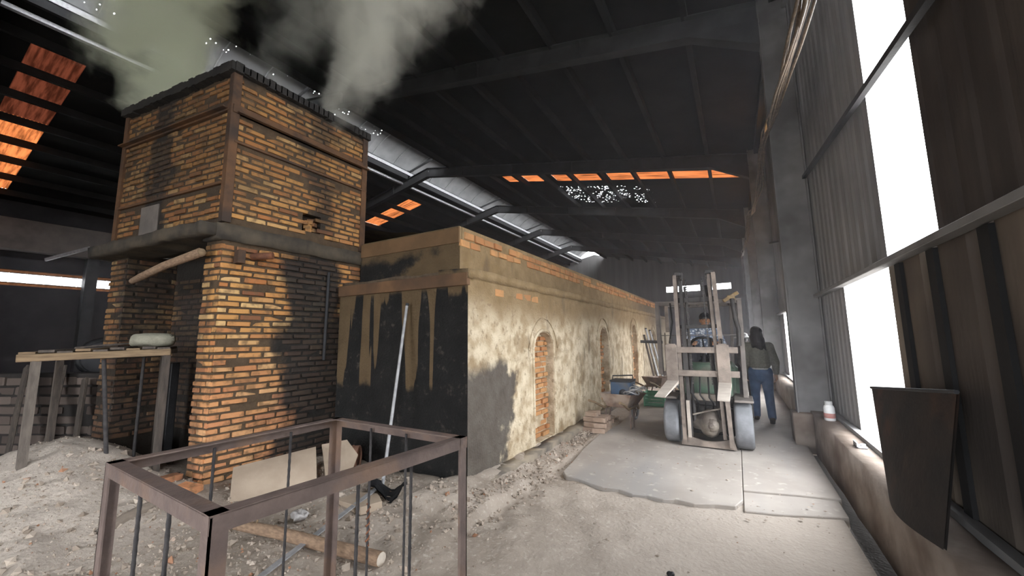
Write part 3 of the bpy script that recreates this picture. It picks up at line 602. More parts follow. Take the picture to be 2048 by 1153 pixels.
# ------------------------------------------------------------------ foreground: railing, table, debris
def hz(x, y): return hdirt(x, y)
def railing():
    F, R, Bk, L = Vector((-1.36,.61,1)), Vector((-1.25,1.63,1)), Vector((-2.24,1.64,1)), Vector((-2.29,.64,1))
    t = thing('steel_railing', (-1.8, 1.1, 0), 'brown welded angle iron pit railing with thin upright bars in the foreground', 'railing')
    for a, b in ((F,R),(R,Bk),(Bk,L),(L,F)):
        d = (b-a).normalized(); m = MB(); inn = Vector((-d.y, d.x, 0))
        m.beam(a-d*.025, b+d*.025, .05, .006); m.beam(a-d*.025-inn*.022-Vector((0,0,.025)), b+d*.025-inn*.022-Vector((0,0,.025)), .006, .05)
        m.build('top_rail', M['rail'], t)
    for p, (sx, sy) in ((F,(1,-1)),(R,(1,1)),(Bk,(-1,1)),(L,(-1,-1))):
        m = MB(); z0 = hz(p.x, p.y)-.05
        m.box((p.x-.025,p.y+sy*.022-.003,z0),(p.x+.025,p.y+sy*.022+.003,.997)); m.box((p.x+sx*.022-.003,p.y-.025,z0),(p.x+sx*.022+.003,p.y+.025,.997)); m.build('post', M['rail'], t)
    def bars(a, b, fr):
        for f in fr:
            p = a.lerp(b, f); z0 = hz(p.x, p.y)-.05; m = MB(); n = int((.97-z0)/.02)
            pts = [(p.x, p.y, z0+(.975-z0)*i/n) for i in range(n+1)]; m.tube(pts, [.0075 if i % 2 else .0062 for i in range(n+1)], 6)
            m.build('bar', M['rebar'], t)
    bars(L, F, (.34,.64)); bars(F, R, (.45,.7)); bars(L, Bk, (.35,.72)); bars(Bk, R, (.33,.62))
    p = Bk.lerp(R, .33); MB().tube([(p.x+.01*math.cos(i*1.9), p.y+.01*math.sin(i*1.9), .33+.012*i) for i in range(20)], .005, 5).build('wire_tie', M['rust'], t)
railing()
def table():
    FL, FR = Vector((-5.34,.79,1.37)), Vector((-4.95,1.70,1.395)); d = (FR-FL).normalized(); q = Vector((-d.y, d.x, 0)).normalized()*.72
    t = thing('plank_table', (-5.4, 1.4, .3), 'rough plank loading table on posts before the fire mouth', 'table')
    MB().beam(FL, FR, .06, .065).build('front_rail', M['wood'], t, .004); MB().beam(FL+q, FR+q, .06, .06).build('back_rail', M['sootwood'], t)
    n = 9
    for i in range(n):
        p = FL.lerp(FR, (i+.5)/n)+Vector((0,0,.035+.012*(i % 2)+.006*random.random())); MB().beam(p+q*-.03, p+q*1.05, .095, .022).build('plank', M['sootwood'] if i % 3 else M['wood'], t)
    for p, r in ((FL.lerp(FR,.11),.032),(FR-d*.03,.03),(FL+q*.95+d*.1,.03),(FR+q*.9-d*.1,.03)):
        z0 = hz(p.x, p.y)-.06; MB().beam((p.x+.0,p.y+.0,z0),(p.x,p.y,p.z-.03),r*1.7,r*1.7,(1,0,0)).build('leg', M['legwood'] if p == FL.lerp(FR,.11) else M['sootwood'], t)
    p = FL.lerp(FR,.52)+q*.06; MB().tube([(p.x-.02,p.y+.1,hz(p.x,p.y)-.05),(p.x,p.y,1.34)], .017, 8).build('leg', M['rebar'], t)
    p = FL.lerp(FR,.78)+q*.3; MB().tube([(p.x,p.y,hz(p.x,p.y)-.05),(p.x,p.y,1.34)], .014, 8).build('leg', M['rebar'], t)
    s = thing('stuffed_sack', (-5.05,1.58,1.425), 'greyish green stuffed sack lying on the right end of the plank table', 'sack')
    m = MB(); R = Matrix.Rotation(math.atan2(d.y, d.x), 3, 'Z'); c = FL.lerp(FR,.84)+q*.25+Vector((0,0,.125))
    m.grid(lambda u, v: c + R @ Vector((.17*math.copysign(abs(math.cos(math.pi*v))**.55, -math.cos(math.pi*v))*1., .085*math.cos(2*math.pi*u)*math.sin(math.pi*v)**.35, .068*math.sin(2*math.pi*u)*math.sin(math.pi*v)**.35)) + mnoise.noise_vector(Vector((u*6, v*9, 0)))*.008, 20, 14, True)
    m.build('cloth', grain('sack_cloth', (.30,.285,.225), (.22,.21,.165), 14, .95, bump=.5), s)
    k = thing('steel_strip', (-5.2,1.3,1.43), 'shiny flat metal strip lying on the plank table beside the sack', 'metal strip')
    a = FL.lerp(FR,.58)+q*.05+Vector((0,0,.075)); MB().add([a, a+d*.1+q*.0, a+d*.2+Vector((0,0,.012)), a+d*.2+q*.07+Vector((0,0,.012)), a+d*.1+q*.07, a+q*.06],[(0,1,4,5),(1,2,3,4)]).add([a-Vector((0,0,.004)), a+d*.1-Vector((0,0,.004)), a+d*.2+Vector((0,0,.008)), a+d*.2+q*.07+Vector((0,0,.008)), a+d*.1+q*.07-Vector((0,0,.004)), a+q*.06-Vector((0,0,.004))],[(5,4,1,0),(4,3,2,1)]).build('blade', grain('bright_steel', (.7,.7,.72), (.55,.55,.57), 8, .35, .8), k)
    st = thing('stick', (-5.6,1.4,1.44), 'thin dark stick lying across the table planks', 'stick')
    MB().tube([FL.lerp(FR,.3)+q*.2+Vector((0,0,.07)), FL.lerp(FR,.45)+q*.3+Vector((0,0,.085)), FL.lerp(FR,.72)+q*.42+Vector((0,0,.10))], .011, 6).build('shaft', M['sootwood'], st)
table()
def leaning():
    spec = [((-7.28,1.10,.0),(-7.66,1.22,1.21),.16,'leftmost plank leaning behind the table, at the photo edge'),
            ((-7.5,1.28,-.1),(-7.86,1.33,1.17),.12,'upright sooty plank on the low wall, next to the leftmost one'),
            ((-7.05,1.33,.0),(-7.50,1.50,1.19),.16,'slanted plank on the low wall left of the table middle'),
            ((-6.92,1.55,.1),(-7.15,1.62,1.05),.15,'slanted plank on the low wall nearest to the tower')]
    for a, b, wd, lb in spec:
        t = thing('plank', a, lb, 'plank', 'planks leaning on the low wall')
        MB().beam(a, b, wd, .03, (0,1,0)).build('board', M['sootwood'], t, .004)
    t = thing('black_post', (-5.75,1.98,.3), 'black upright post at the mouth of the kiln tower', 'post')
    MB().box((-5.80,1.98,.05),(-5.71,2.06,1.25)).build('shaft', M['black'], t, .006)
leaning()
def debris():
    # bent sheet leaning against the tower foot
    t = thing('curved_panel', (-4.1,2.2,.05), 'tan bent sheet lying at the foot of the tower corner', 'panel')
    m = MB(); P0, P1, P2, P3 = Vector((-3.93,1.86,.10)), Vector((-3.55,2.42,.13)), Vector((-4.25,2.02,.30)), Vector((-3.86,2.60,.40))
    PT = grain('tan_panel', (.40,.32,.245), (.32,.25,.19), 4, .85)
    def sh(u, v, w_=0):
        p = P0.lerp(P1, u).lerp(P2.lerp(P3, u), v); n = Vector((.62,-.42,.66)); return p + n*(.05*math.sin(math.pi*v)*(.3+u) + w_)
    m.grid(sh, 12, 8, True); m.grid(lambda u, v: sh(u, 1-v, -.012), 12, 8, True); m.build('sheet', PT, t)
    t2 = thing('torn_panel', (-3.7,2.75,.1), 'torn off end of tan sheet beside the clay drum', 'panel')
    m = MB(); Q = [Vector(p) for p in ((-3.52,2.46,.16),(-3.44,2.66,.15),(-3.55,2.84,.3),(-3.76,2.86,.42),(-3.90,2.66,.40))]
    Q = [q+Vector((.02,.02,0)) for q in Q]; o_ = Vector((.006,-.005,-.012)); m.add(Q+[q+o_ for q in Q], [(0,1,2,3,4),(9,8,7,6,5)]+[((i+1) % 5, i, i+5, (i+1) % 5+5) for i in range(5)]); m.build('sheet', PT, t2)
    t = thing('clay_drum', (-3.7,3.03,.12), 'reddish brown drum lying on its side by the sooty kiln end', 'drum')
    CL = grain('clay_drum', (.30,.16,.11), (.22,.12,.085), 6, .85, dirt=(.33,.26,.2)); ax = Vector((.80,.6,0)).normalized(); c = Vector((-3.86,2.96,.19))
    MB().lathe(c-ax*.14, ax, [(.10,0),(.125,.01),(.128,.07),(.135,.08),(.128,.09),(.128,.2),(.136,.215),(.128,.23),(.13,.285),(.118,.29),(.112,.27)], 20).build('shell', CL, t)
    MB().lathe(c+ax*.12, ax, [(.0,0),(.11,.002),(.112,.012),(.02,.014)], 18).build('lid', M['rust'], t)
    t = thing('debarked_log', (-2.7,1.85,.05), 'peeled brown log lying on the rubble behind the railing', 'log')
    pts = [Vector((-3.38,1.66,hz(-3.38,1.66)+.05)), Vector((-3.0,1.76,hz(-3,1.76)+.055)), Vector((-2.6,1.86,hz(-2.6,1.86)+.05)), Vector((-2.12,1.93,hz(-2.12,1.93)+.045))]
    MB().tube(pts, [.036,.04,.042,.045], 12).build('trunk', M['bark'], t)
    e = pts[-1]; MB().lathe(e, pts[-1]-pts[-2], [(.044,-.004),(.040,.006),(.02,.010)], 14).build('cut_end', grain('pale_wood', (.62,.55,.47), (.5,.44,.37), 12), t)
    m = MB()
    for i in range(5): a = pts[0]+Vector((.05*i,.01*i,.04)); m.tube([a, a+Vector((-.12,.01+.02*i,.03+.01*i))], [.008,.002], 5)
    m.build('splinters', M['wood'], t)
    t = thing('flat_bar', (-2.8,2.0,.1), 'long grey flat bar half buried in rubble below the log', 'metal bar')
    a, b = Vector((-2.60,1.25,hz(-2.6,1.25)+.015)), Vector((-2.95,2.62,hz(-2.95,2.62)+.06)); m = MB(); m.beam(a, b, .045, .008); m.build('bar', M['galv'], t)
    t = thing('steel_pole', (-3.1,3.0,.1), 'long grey pole leaning against the sooty kiln end', 'pole')
    MB().tube([(-3.01,2.72,hz(-3.0,2.72)-.03),(-3.205,3.19,1.88)], .017, 8).build('tube', M['galv'], t); MB().lathe((-3.203,3.186,1.865), (-.195,.47,1.75), [(.019,0),(.021,.005),(.019,.03)], 8).build('end_collar', M['steel'], t)
    t = thing('broken_slab', (-2.95,2.42,.08), 'broken tan slab piece under the black scrap', 'slab')
    q = [(-3.10,2.30),(-2.78,2.30),(-2.72,2.47),(-2.9,2.58),(-3.08,2.50)]; MB().prism(q, hz(-2.9,2.4)-.02, hz(-2.9,2.4)+.045).build('piece', PT, t, .004)
    t = thing('black_scrap', (-2.9,2.68,.1), 'crumpled black scrap on the rubble near the leaning pole', 'scrap')
    m = MB(); m.grid(lambda u, v: Vector((-3.05+.34*u, 2.56+.2*v, hz(-2.9,2.6)+.06+.05*math.sin(u*5+v*3)+.03*mnoise.noise((u*5, v*5, 2)))), 8, 6, True); m.grid(lambda u, v: Vector((-2.71-.34*u, 2.56+.2*v, hz(-2.9,2.6)+.045+.05*math.sin((1-u)*5+v*3)+.03*mnoise.noise(((1-u)*5, v*5, 2)))), 8, 6, True); m.build('sheet', M['black'], t)
    t = thing('plastic_bag', (-3.1,1.98,.1), 'crumpled clear plastic bag among the rubble beside the log', 'bag')
    m = MB(); m.ell((-3.13,2.0,hz(-3.13,2)+.045), (.075,.055,.035), 20, 14); m.v = [p+mnoise.noise_vector(p*34)*.024+mnoise.noise_vector(p*80)*.008 for p in m.v]; m.build('film', grain('bag_film', (.42,.40,.39), (.32,.30,.29), 30, .35), t)
    t = thing('timber_offcut', (-4.1,1.45,.2), 'dirt caked round timber half buried in the ash heap left of the railing', 'timber')
    a_, b_ = Vector((-3.95,1.06,0)), Vector((-4.38,1.72,0)); MB().tube([Vector((p.x, p.y, hz(p.x, p.y)+.012)) for p in (a_, a_.lerp(b_,.33), a_.lerp(b_,.66), b_)], [.036,.04,.038,.03], 10).build('timber', M['dirtwood'], t)
    MB().lathe((a_.x,a_.y,hz(a_.x,a_.y)+.012), (.54,-.84,0), [(.036,-.004),(.032,.006),(.01,.008)], 10).build('cut_end', M['legwood'], t)
    # rubble chips: far too many to count
    m = MB(); rr = random.Random(3)
    oct_ = [Vector(p) for p in ((1,0,0),(-1,0,0),(0,1,0),(0,-1,0),(0,0,1),(0,0,-1))]; fo = [(0,2,4),(2,1,4),(1,3,4),(3,0,4),(2,0,5),(1,2,5),(3,1,5),(0,3,5)]
    n = 0
    while n < 7000:
        k = rr.random()
        if k < .3: x, y = rr.gauss(-4.6,1.4), rr.gauss(1.1,.6)
        elif k < .8: x, y = rr.uniform(-5,-1.9), rr.uniform(.4,3.1)
        else: x, y = -2.2+abs(rr.gauss(0,.22)), rr.uniform(2.6,7.5)
        if x < -7.5 or y < .2 or (x < -4.4 and y > 1.85) or (x < -2.35 and y > 3.2): continue
        s = (.006+.014*rr.random()**2)*(.6 if x < -3.6 else 1)+(.02 if rr.random() < .05 else 0); R = Matrix.Rotation(rr.random()*6, 3, Vector((rr.random(),rr.random(),rr.random())).normalized())
        z = max(hz(x, y), -.05)+s*.25; m.add([Vector((x,y,z)) + R @ Vector((p.x*s*rr.uniform(.7,1.4), p.y*s*rr.uniform(.7,1.2), p.z*s*.6)) for p in oct_], fo); n += 1
    o = m.build('rubble', M['stone']); tag(o, 'small stones and brick chips strewn over the dirt before the kiln', 'rubble', None, 'stuff')
    m = MB(); rr = random.Random(11)
    for i in range(420):
        x, y = rr.uniform(-2.1,.6), rr.uniform(1.6,6.5) if i % 3 else rr.gauss(4.1,.12); s = .004+.008*rr.random()**3; z = max(hz(x, y), 0 if y > 4.3 else -.02)+s*.4
        m.add([Vector((x,y,z))+Vector((p.x*s*rr.uniform(.6,2),p.y*s*rr.uniform(.6,1.6),p.z*s*.5)) for p in oct_], fo)
    tag(m.build('floor_chips', M['stone']), 'tiny stone chips scattered over the aisle floor', 'chips', None, 'stuff')
    t = thing('cinder', (-.55,2.6,0), 'small black cinder lying alone on the pale aisle floor', 'cinder'); m = MB().ell((-.47,2.78,hz(-.47,2.78)+.012), (.025,.02,.016), 10, 7); m.v = [p+mnoise.noise_vector(p*60)*.006 for p in m.v]; m.build('lump', M['black'], t)
    # loose bricks on the dirt at the tower foot
    for i, (x, y, a, lb) in enumerate([(-4.35,1.72,.4,'loose brick on the dirt in front of the tower corner'),(-5.35,1.86,1.2,'loose brick lying inside the fire mouth'),(-4.62,1.66,2.0,'loose brick against the foot of the tower front')]):
        o = bpy.data.objects.new('brick', brick_mesh(i, M['brick'])); COL.objects.link(o); o.scale = (.2,.1,.055); place(o, None, Vector((x,y,hz(x,y)+.025))); o.rotation_euler = (.1,.1,a); tag(o, lb, 'brick', 'loose bricks at the tower foot')
debris()
def aisle_items():
    # right ledge
    t = thing('plastic_jar', (.92,6.2,.44), 'white plastic jar with a red label standing on the ledge', 'jar')
    MB().lathe((.92,6.2,.44), (0,0,1), [(.05,0),(.057,.01),(.057,.15),(.05,.175),(.035,.19)], 18).build('body', grain('white_plastic', (.72,.72,.72), (.66,.66,.67), 5, .4), t)
    MB().lathe((.92,6.2,.63), (0,0,1), [(.038,0),(.04,.004),(.04,.04),(.03,.044)], 16).build('cap', grain('cap_grey', (.5,.5,.5), (.45,.45,.45), 5, .5), t)
    MB().lathe((.92,6.2,.475), (0,0,1), [(.0575,0),(.0582,.001),(.0582,.055),(.0575,.056)], 18).build('label_band', grain('faded_red', (.42,.16,.14), (.36,.2,.18), 20, .6), t)
    t = thing('metal_bracket', (.93,4.9,.44), 'small bent metal bracket lying on the sunlit ledge', 'bracket')
    MB().box((.89,4.83,.445),(.97,4.96,.455)).box((.89,4.83,.445),(.90,4.96,.49)).build('plate', M['galv'], t); MB().box((.93,4.87,.455),(.965,4.90,.475)).build('lug', M['galv'], t)
    t = thing('dark_sheet', (.9,3.5,.44), 'dark rusty bent metal sheet leaning on the wall over the ledge', 'metal sheet')
    m = MB(); BLp, BRp, TLp, TRp = Vector((.80,3.50,.43)), Vector((.79,2.78,.455)), Vector((.90,4.20,1.07)), Vector((.94,2.85,1.20))
    BLp = Vector((.78,3.52,.43)); MLp = Vector((.83,3.80,.75))
    def sf(u, v, off=0):
        l = BLp.lerp(Vector((.90,4.16,1.07)), v); r = BRp.lerp(TRp, v); p = l.lerp(r, u); p.x -= .05*math.sin(math.pi*u)*(1-v*.6)-off; return p
    m.grid(lambda u, v: sf(u, v), 12, 8, True); m.grid(lambda u, v: sf(1-u, v, .012), 12, 8, True); m.build('sheet', grain('black_rust_sheet', (.035,.028,.025), (.022,.02,.02), 5, .8, dirt=(.07,.04,.028)), t)
    MB().tube([sf(i/12, 1) for i in range(13)], .012, 6).build('rolled_edge', M['steel'], t)
    # cables sagging along the wall
    cb_ = thing('cable_bundle', (.56,6,4.2), 'bundle of brown cables sagging high along the right wall columns', 'cables')
    CB = grain('cable_sheath', (.20,.155,.115), (.10,.08,.065), 20, .6)
    for i in range(9):
        o_ = Vector((random.uniform(-.06,.06), 0, random.uniform(-.08,.08)))
        pts = [Vector(p) for p in ((.62,.9,4.1),(.55,2.0,3.72),(.54,2.92,3.62),(.55,3.55,3.72),(.55,5.17,3.98),(.57,6.9,4.4),(.56,8.2,4.22),(.56,10.3,4.35),(.57,12.9,4.9),(.56,15.5,4.75),(.56,18.9,5.2),(.58,24.9,5.7))]
        P = []
        for a, b in zip(pts, pts[1:]): P += [a.lerp(b, q/3) for q in range(3)]
        ph = random.random()*6; P = [p+o_*(.6+.5*math.sin(p.y*1.3+ph))+Vector((.02*math.sin(p.y*2+ph),0,.03*math.cos(p.y*1.7+ph))) for p in P]
        MB().tube(P, .011, 6).build('cable', CB, cb_)
    # brick pile by the first wheelbarrow
    PB = grain('dusty_pale_brick', (.36,.27,.21), (.26,.185,.14), 7, .9)
    for row, nrow in enumerate((4,4,3,2)):
        for col in range(nrow):
            for dep in range(1 if row > 2 else 2):
                y = 6.1+col*.125+row*.04; x = -2.12+dep*.16-(.0 if row % 2 else .02)
                o = bpy.data.objects.new('brick', brick_mesh(random.randrange(6), PB)); COL.objects.link(o); o.scale = (.20,.10,.07)
                place(o, None, Vector((x,y,.0+.037+row*.074))); o.rotation_euler = (random.uniform(-.06,.06), random.uniform(-.05,.05), random.uniform(-.35,.35))
                tag(o, 'pale brick heaped by the near wheelbarrow, '+('bottom','second','third','top')[row]+' row, '+('wall side' if dep == 0 else 'aisle side')+', '+('nearest','second','third','farthest')[col if nrow == 4 or col < 2 else col]+' from the camera', 'brick', 'bricks heaped by the near wheelbarrow')
aisle_items()
def barrow(loc, rz, name_lb, tilt=0):
    R = Matrix.Translation(loc) @ Matrix.Rotation(rz, 4, 'Z') @ Matrix.Rotation(tilt, 4, 'Y')
    t = thing('wheelbarrow', loc, name_lb, 'wheelbarrow', 'wheelbarrows beside the kiln')
    def fin(m, n, mat, **k): m.v = [R @ p for p in m.v]; return m.build(n, mat, t, **k)
    TR = grain('worn_tray', (.24,.16,.12), (.15,.105,.085), 8, .7, dirt=(.34,.27,.22))
    m = MB(); r0 = [(-.26,-.17,.34),(.2,-.19,.34),(.2,.19,.34),(-.26,.17,.34)]; r1 = [(-.34,-.27,.56),(.38,-.3,.52),(.38,.3,.52),(-.34,.27,.56)]
    r0b = [(x*.95,y*.93,z+.012) for x,y,z in r0]; r1b = [(x*.97,y*.96,z) for x,y,z in r1]
    m.add(r0+r1+r0b+r1b, [(3,2,1,0)]+[(i,(i+1)%4,4+(i+1)%4,4+i) for i in range(4)]+[(8,9,10,11)]+[(8+(i+1)%4,8+i,12+i,12+(i+1)%4) for i in range(4)]+[(4+i,4+(i+1)%4,12+(i+1)%4,12+i) for i in range(4)]); fin(m, 'tray', TR, bevel=.006)
    for s in (-1, 1):
        fin(MB().tube([(.62,s*.06,.2),(.25,s*.17,.31),(-.3,s*.21,.33),(-.62,s*.24,.46),(-.78,s*.25,.50)], .02, 8), 'handle', M['wood'])
        fin(MB().tube([(-.22,s*.2,.32),(-.26,s*.22,.02),(-.12,s*.22,.02),(-.02,s*.19,.32)], .014, 7), 'leg', M['rail'])
    wc = Vector((.62,0,.17)); m = MB(); m.tube([wc+Vector((math.cos(a)*.15,0,math.sin(a)*.15)) for a in [2*math.pi*i/18 for i in range(19)]], .024, 8, False); w_ = fin(m, 'wheel', M['tyre'])
    m = MB(); m.lathe(wc-Vector((0,.03,0)), (0,1,0), [(.02,0),(.02,.06)], 10)
    for i in range(6): a = i*math.pi/3; m.beam(wc, wc+Vector((math.cos(a)*.14,0,math.sin(a)*.14)), .012, .012)
    m.v = [R @ p for p in m.v]; m.build('spokes', M['rail'], w_)
    return t
def aisle_things():
    barrow((-1.76,6.78,0), math.radians(84), 'near loaded wheelbarrow with a blue machine in it, by the brick heap')
    barrow((-1.62,9.7,0), math.radians(66), 'far empty wheelbarrow with a pale tray behind the green crate')
    t = thing('blue_machine', (-1.74,6.78,.36), 'blue boxed machine sitting in the near wheelbarrow', 'machine')
    MB().box((-1.91,6.62,.37),(-1.57,6.95,.74)).build('housing', grain('blue_paint', (.06,.11,.19), (.045,.08,.14), 5, .6, dirt=(.13,.12,.11)), t, .015)
    MB().box((-1.92,6.61,.735),(-1.56,6.96,.765)).build('lid', M['steel'], t, .006); MB().lathe((-1.70,6.618,.56), (0,-1,0), [(.06,0),(.065,.008),(.02,.012)], 14).build('fan_grille', M['steel'], t)
    MB().tube([(-1.88,6.68,.765),(-1.88,6.68,.83),(-1.60,6.9,.83),(-1.60,6.9,.765)], .012, 6).build('carry_handle', M['black'], t)
    t = thing('cable_coil', (-1.5,6.5,.5), 'tangled grey hose coil hanging over the near wheelbarrow rim', 'hose')
    MB().tube([(-1.58+.11*math.cos(i*.5)+.004*i, 6.5+.09*math.sin(i*.5), .56+.003*i+.03*math.sin(i*.9)) for i in range(44)], .012, 6).build('hose', M['galv'], t)
    t = thing('green_crate', (-1.62,7.3,.0), 'green slatted plastic crate between the two wheelbarrows', 'crate')
    GP = grain('green_plastic', (.10,.30,.19), (.08,.24,.15), 6, .55); m = MB()
    cx, cy_, w_, d_ = -1.62, 8.15, .40, .34
    t.location = (cx,cy_,0)
    for z in (.06,.13,.20,.27): 
        for (a, b) in (((cx-w_/2,cy_-d_/2),(cx+w_/2,cy_-d_/2)),((cx+w_/2,cy_-d_/2),(cx+w_/2,cy_+d_/2)),((cx+w_/2,cy_+d_/2),(cx-w_/2,cy_+d_/2)),((cx-w_/2,cy_+d_/2),(cx-w_/2,cy_-d_/2))):
            MB().beam((*a,z),(*b,z),.014,.045).build('slat', GP, t)
    for sx in (-1,1):
        for sy in (-1,1): MB().box((cx+sx*w_/2-.015,cy_+sy*d_/2-.015,.0),(cx+sx*w_/2+.015,cy_+sy*d_/2+.015,.31)).build('corner_post', GP, t)
    MB().box((cx-w_/2,cy_-d_/2,.01),(cx+w_/2,cy_+d_/2,.03)).build('bottom', GP, t)
    # poles and planks leaning on the kiln past the third arch
    for i, (y, h, dx, lb) in enumerate([(11.8,1.5,.28,'nearest'),(12.1,1.7,.34,'second'),(12.35,1.4,.26,'third'),(12.7,1.65,.36,'fourth'),(13.0,1.5,.3,'farthest')]):
        t = thing('leaning_pole', (-2.1,y,0), f'grey pole leaning on the kiln beyond the third arch, {lb} of the five', 'pole', 'poles leaning on the kiln')
        MB().tube([(-2.35+dx,y,.02),(-2.36,y+.1,h)], .03, 8).build('tube', M['galv'] if i % 2 else M['sootwood'], t)
        MB().lathe((-2.36,y+.1,h), (0,0,1), [(.032,0),(.032,.03),(.02,.034)], 8).build('end_cap', M['steel'], t)
aisle_things()

# ------------------------------------------------------------------ forklift
def forklift():
    t = thing('forklift', (-.43,6.9,0), 'dusty old forklift with its mast and two forks facing the camera in the aisle', 'forklift')
    MA = grain('mast_steel', (.20,.165,.14), (.13,.105,.09), 9, .65, dirt=(.27,.22,.185)); DK = grain('greasy_steel', (.05,.045,.042), (.03,.028,.028), 9, .6)
    GD = grain('guard_steel', (.19,.165,.15), (.13,.115,.105), 7, .7); GR = grain('faded_green_paint', (.075,.125,.085), (.05,.08,.058), 5, .6, dirt=(.13,.12,.10))
    LT = grain('dusty_fork_steel', (.46,.41,.36), (.36,.31,.27), 6, .75); CS = grain('cast_housing', (.33,.29,.245), (.22,.19,.16), 10, .55, .3, dirt=(.12,.10,.085))
    def wheel(c, r, wd):
        p = [(r*.55,-wd/2),(r*.9,-wd/2),(r*.985,-wd*.42),(r,-wd*.3),(r,wd*.3),(r*.985,wd*.42),(r*.9,wd/2),(r*.55,wd/2)]
        o = MB().lathe(c, (1,0,0), p, 30).build('wheel', M['tyre'], t)
        h = MB().lathe(c, (1,0,0), [(.02,-wd*.42),(r*.3,-wd*.44),(r*.5,-wd*.36),(r*.56,-wd*.48),(r*.56,wd*.48),(r*.5,wd*.36),(r*.3,wd*.44),(.02,wd*.42)], 20)
        for k in range(6): a = k*math.pi/3; h.lathe(Vector(c)+Vector((-wd*.38,math.cos(a)*r*.4,math.sin(a)*r*.4)), (-1,0,0), [(.014,0),(.014,.02)], 6)
        h.build('hub', DK, o)
    wheel((-.875,6.17,.29), .29, .2); wheel((.0,6.17,.295), .295, .21); wheel((-.82,7.75,.23), .23, .16); wheel((-.05,7.75,.23), .23, .16)
    # mast: two outer channels, two inner channels
    for x, s, x2 in ((-.725,-1,-.735),(-.13,1,-.20)):
        m = MB(); b, tt = Vector((x,5.93,.06)), Vector((x2,5.98,2.36)); w_ = .04
        m.beam(b, tt, .10, .012, (1,0,0)); 
        for dy in (-.05, .05): m.beam(b+Vector((-s*.02,dy,0)), tt+Vector((-s*.02,dy,0)), .05, .012, (0,1,0))
        m.build('outer_channel', MA, t)
        m = MB(); b, tt = Vector((x-s*.095,5.96,.14)), Vector((x2-s*.085,6.0,2.40)); m.beam(b, tt, .075, .045, (1,0,0)); m.build('inner_channel', DK if s < 0 else MA, t, .004)
        MB().tube([(x-s*.14,6.06,.3),(x2-s*.13,6.08,1.45)], .026, 10).tube([(x-s*.14,6.06,1.45),(x2-s*.13,6.08,2.2)], .016, 8).build('lift_cylinder', DK, t)
        m = MB(); n = 46
        for i in range(n): z = .85+1.45*i/n; m.cbox((x2-s*.165+(x-x2)*(1-z/2.3),5.93,z), (.014 if i % 2 else .022,.012,.026))
        m.build('lift_chain', DK, t)
        MB().cbox((x2-s*.07,5.96,2.37), (.10,.07,.05)).lathe((x2-s*.11,5.93,2.31), (1,0,0), [(.035,-.012),(.04,-.01),(.03,0),(.04,.01),(.035,.012)], 12).build('mast_head', DK, t, .004)
    for z, h in ((2.0,.07),(1.62,.05)): MB().box((-.70,6.0,z-h/2),(-.19,6.04,z+h/2)).build('cross_tie', DK, t, .004)
    n = 12; pts = [(-.73+.60*i/n, .16-.07*math.sin(math.pi*i/n)) for i in range(n+1)]; m = MB().prism([(-.76,.02),(-.10,.02)]+[(x, z) for x, z in pts[::-1]], -.02, .03); m.v = [Vector((p.x, 5.96+p.z, p.y)) for p in m.v]; m.build('bottom_tie', MA, t)
    # carriage
    for z, x1 in ((1.30,.02),(.985,.02)):
        mm = MB().box((-.82,5.87,z-.04),(x1-.02,5.91,z+.04)); mm.build('carriage_bar', MA, t, .004)
    for x in (-.64,-.22): MB().box((x-.03,5.905,.93),(x+.03,5.94,1.36)).build('carriage_upright', DK, t, .003)
    for x, xr in ((-.81,-1.0),(-.175,-.175)):
        f = thing('fork', (x,5.84,.87), None); f.parent = t; f.location = Vector((x,5.84,.87))-ORG[t]
        MB().box((x-.075,5.835,.84),(x+.075,5.868,1.37)).build('shank', MA, f, .004)
        xb = x-.02 if x < -.5 else x; tip = Vector((xb,4.88,.79)); 
        m = MB(); a = [(x-.075,5.868,.885),(x+.075,5.868,.885),(x+.075,5.868,.845),(x-.075,5.868,.845)]; b = [(tip.x-.06,tip.y,tip.z+.006),(tip.x+.06,tip.y,tip.z+.006),(tip.x+.06,tip.y,tip.z-.006),(tip.x-.06,tip.y,tip.z-.006)]
        m.add(a+b, [(3,2,1,0),(4,5,6,7)]+[(i,(i+1)%4,4+(i+1)%4,4+i) for i in range(4)]); m.build('blade', LT, f)
        MB().box((x-.05,5.85,1.34),(x+.05,5.93,1.385)).build('hook', MA, f, .003); MB().lathe((x,5.88,1.38), (0,0,1), [(.012,0),(.012,.05),(.02,.055),(.02,.07)], 8).build('locking_pin', DK, f)
    # front axle, tilt gear, underside
    MB().lathe((-.62,6.12,.30), (1,0,0), [(.06,0),(.085,.02),(.10,.10),(.155,.13),(.185,.19),(.19,.24),(.165,.30),(.11,.33),(.09,.40),(.06,.42)], 24).build('axle_casing', CS, t)
    MB().lathe((-.37,5.95,.30), (0,-1,0), [(.09,-.05),(.085,0),(.05,.015),(.03,.03)], 14).build('casing_cover', CS, t)
    MB().tube([(-.9,6.17,.29),(.02,6.17,.29)], .06, 12).build('axle', DK, t)
    MB().box((-.66,6.05,.60),(-.20,6.10,.70)).build('tilt_bar', CS, t, .01); MB().box((-.75,6.25,.12),(-.1,7.9,.5)).build('chassis', DK, t, .02)
    MB().box((-.92,6.32,.5),(.02,6.9,.62)).build('floor_plate', DK, t, .01)
    for s, x in ((-1,-.90),(1,.02)): MB().box((x-.11,5.98,.615),(x+.11,6.5,.645)).build('fender', GD, t, .006); MB().box((x-.11,6.47,.35),(x+.11,6.5,.62)).build('fender_flap', DK, t)
    for x in (-.63,-.22): MB().tube([(x,6.0,.72),(x+.02,6.3,.66),(x+.03,6.6,.62)], .03, 10).build('tilt_cylinder', DK, t)
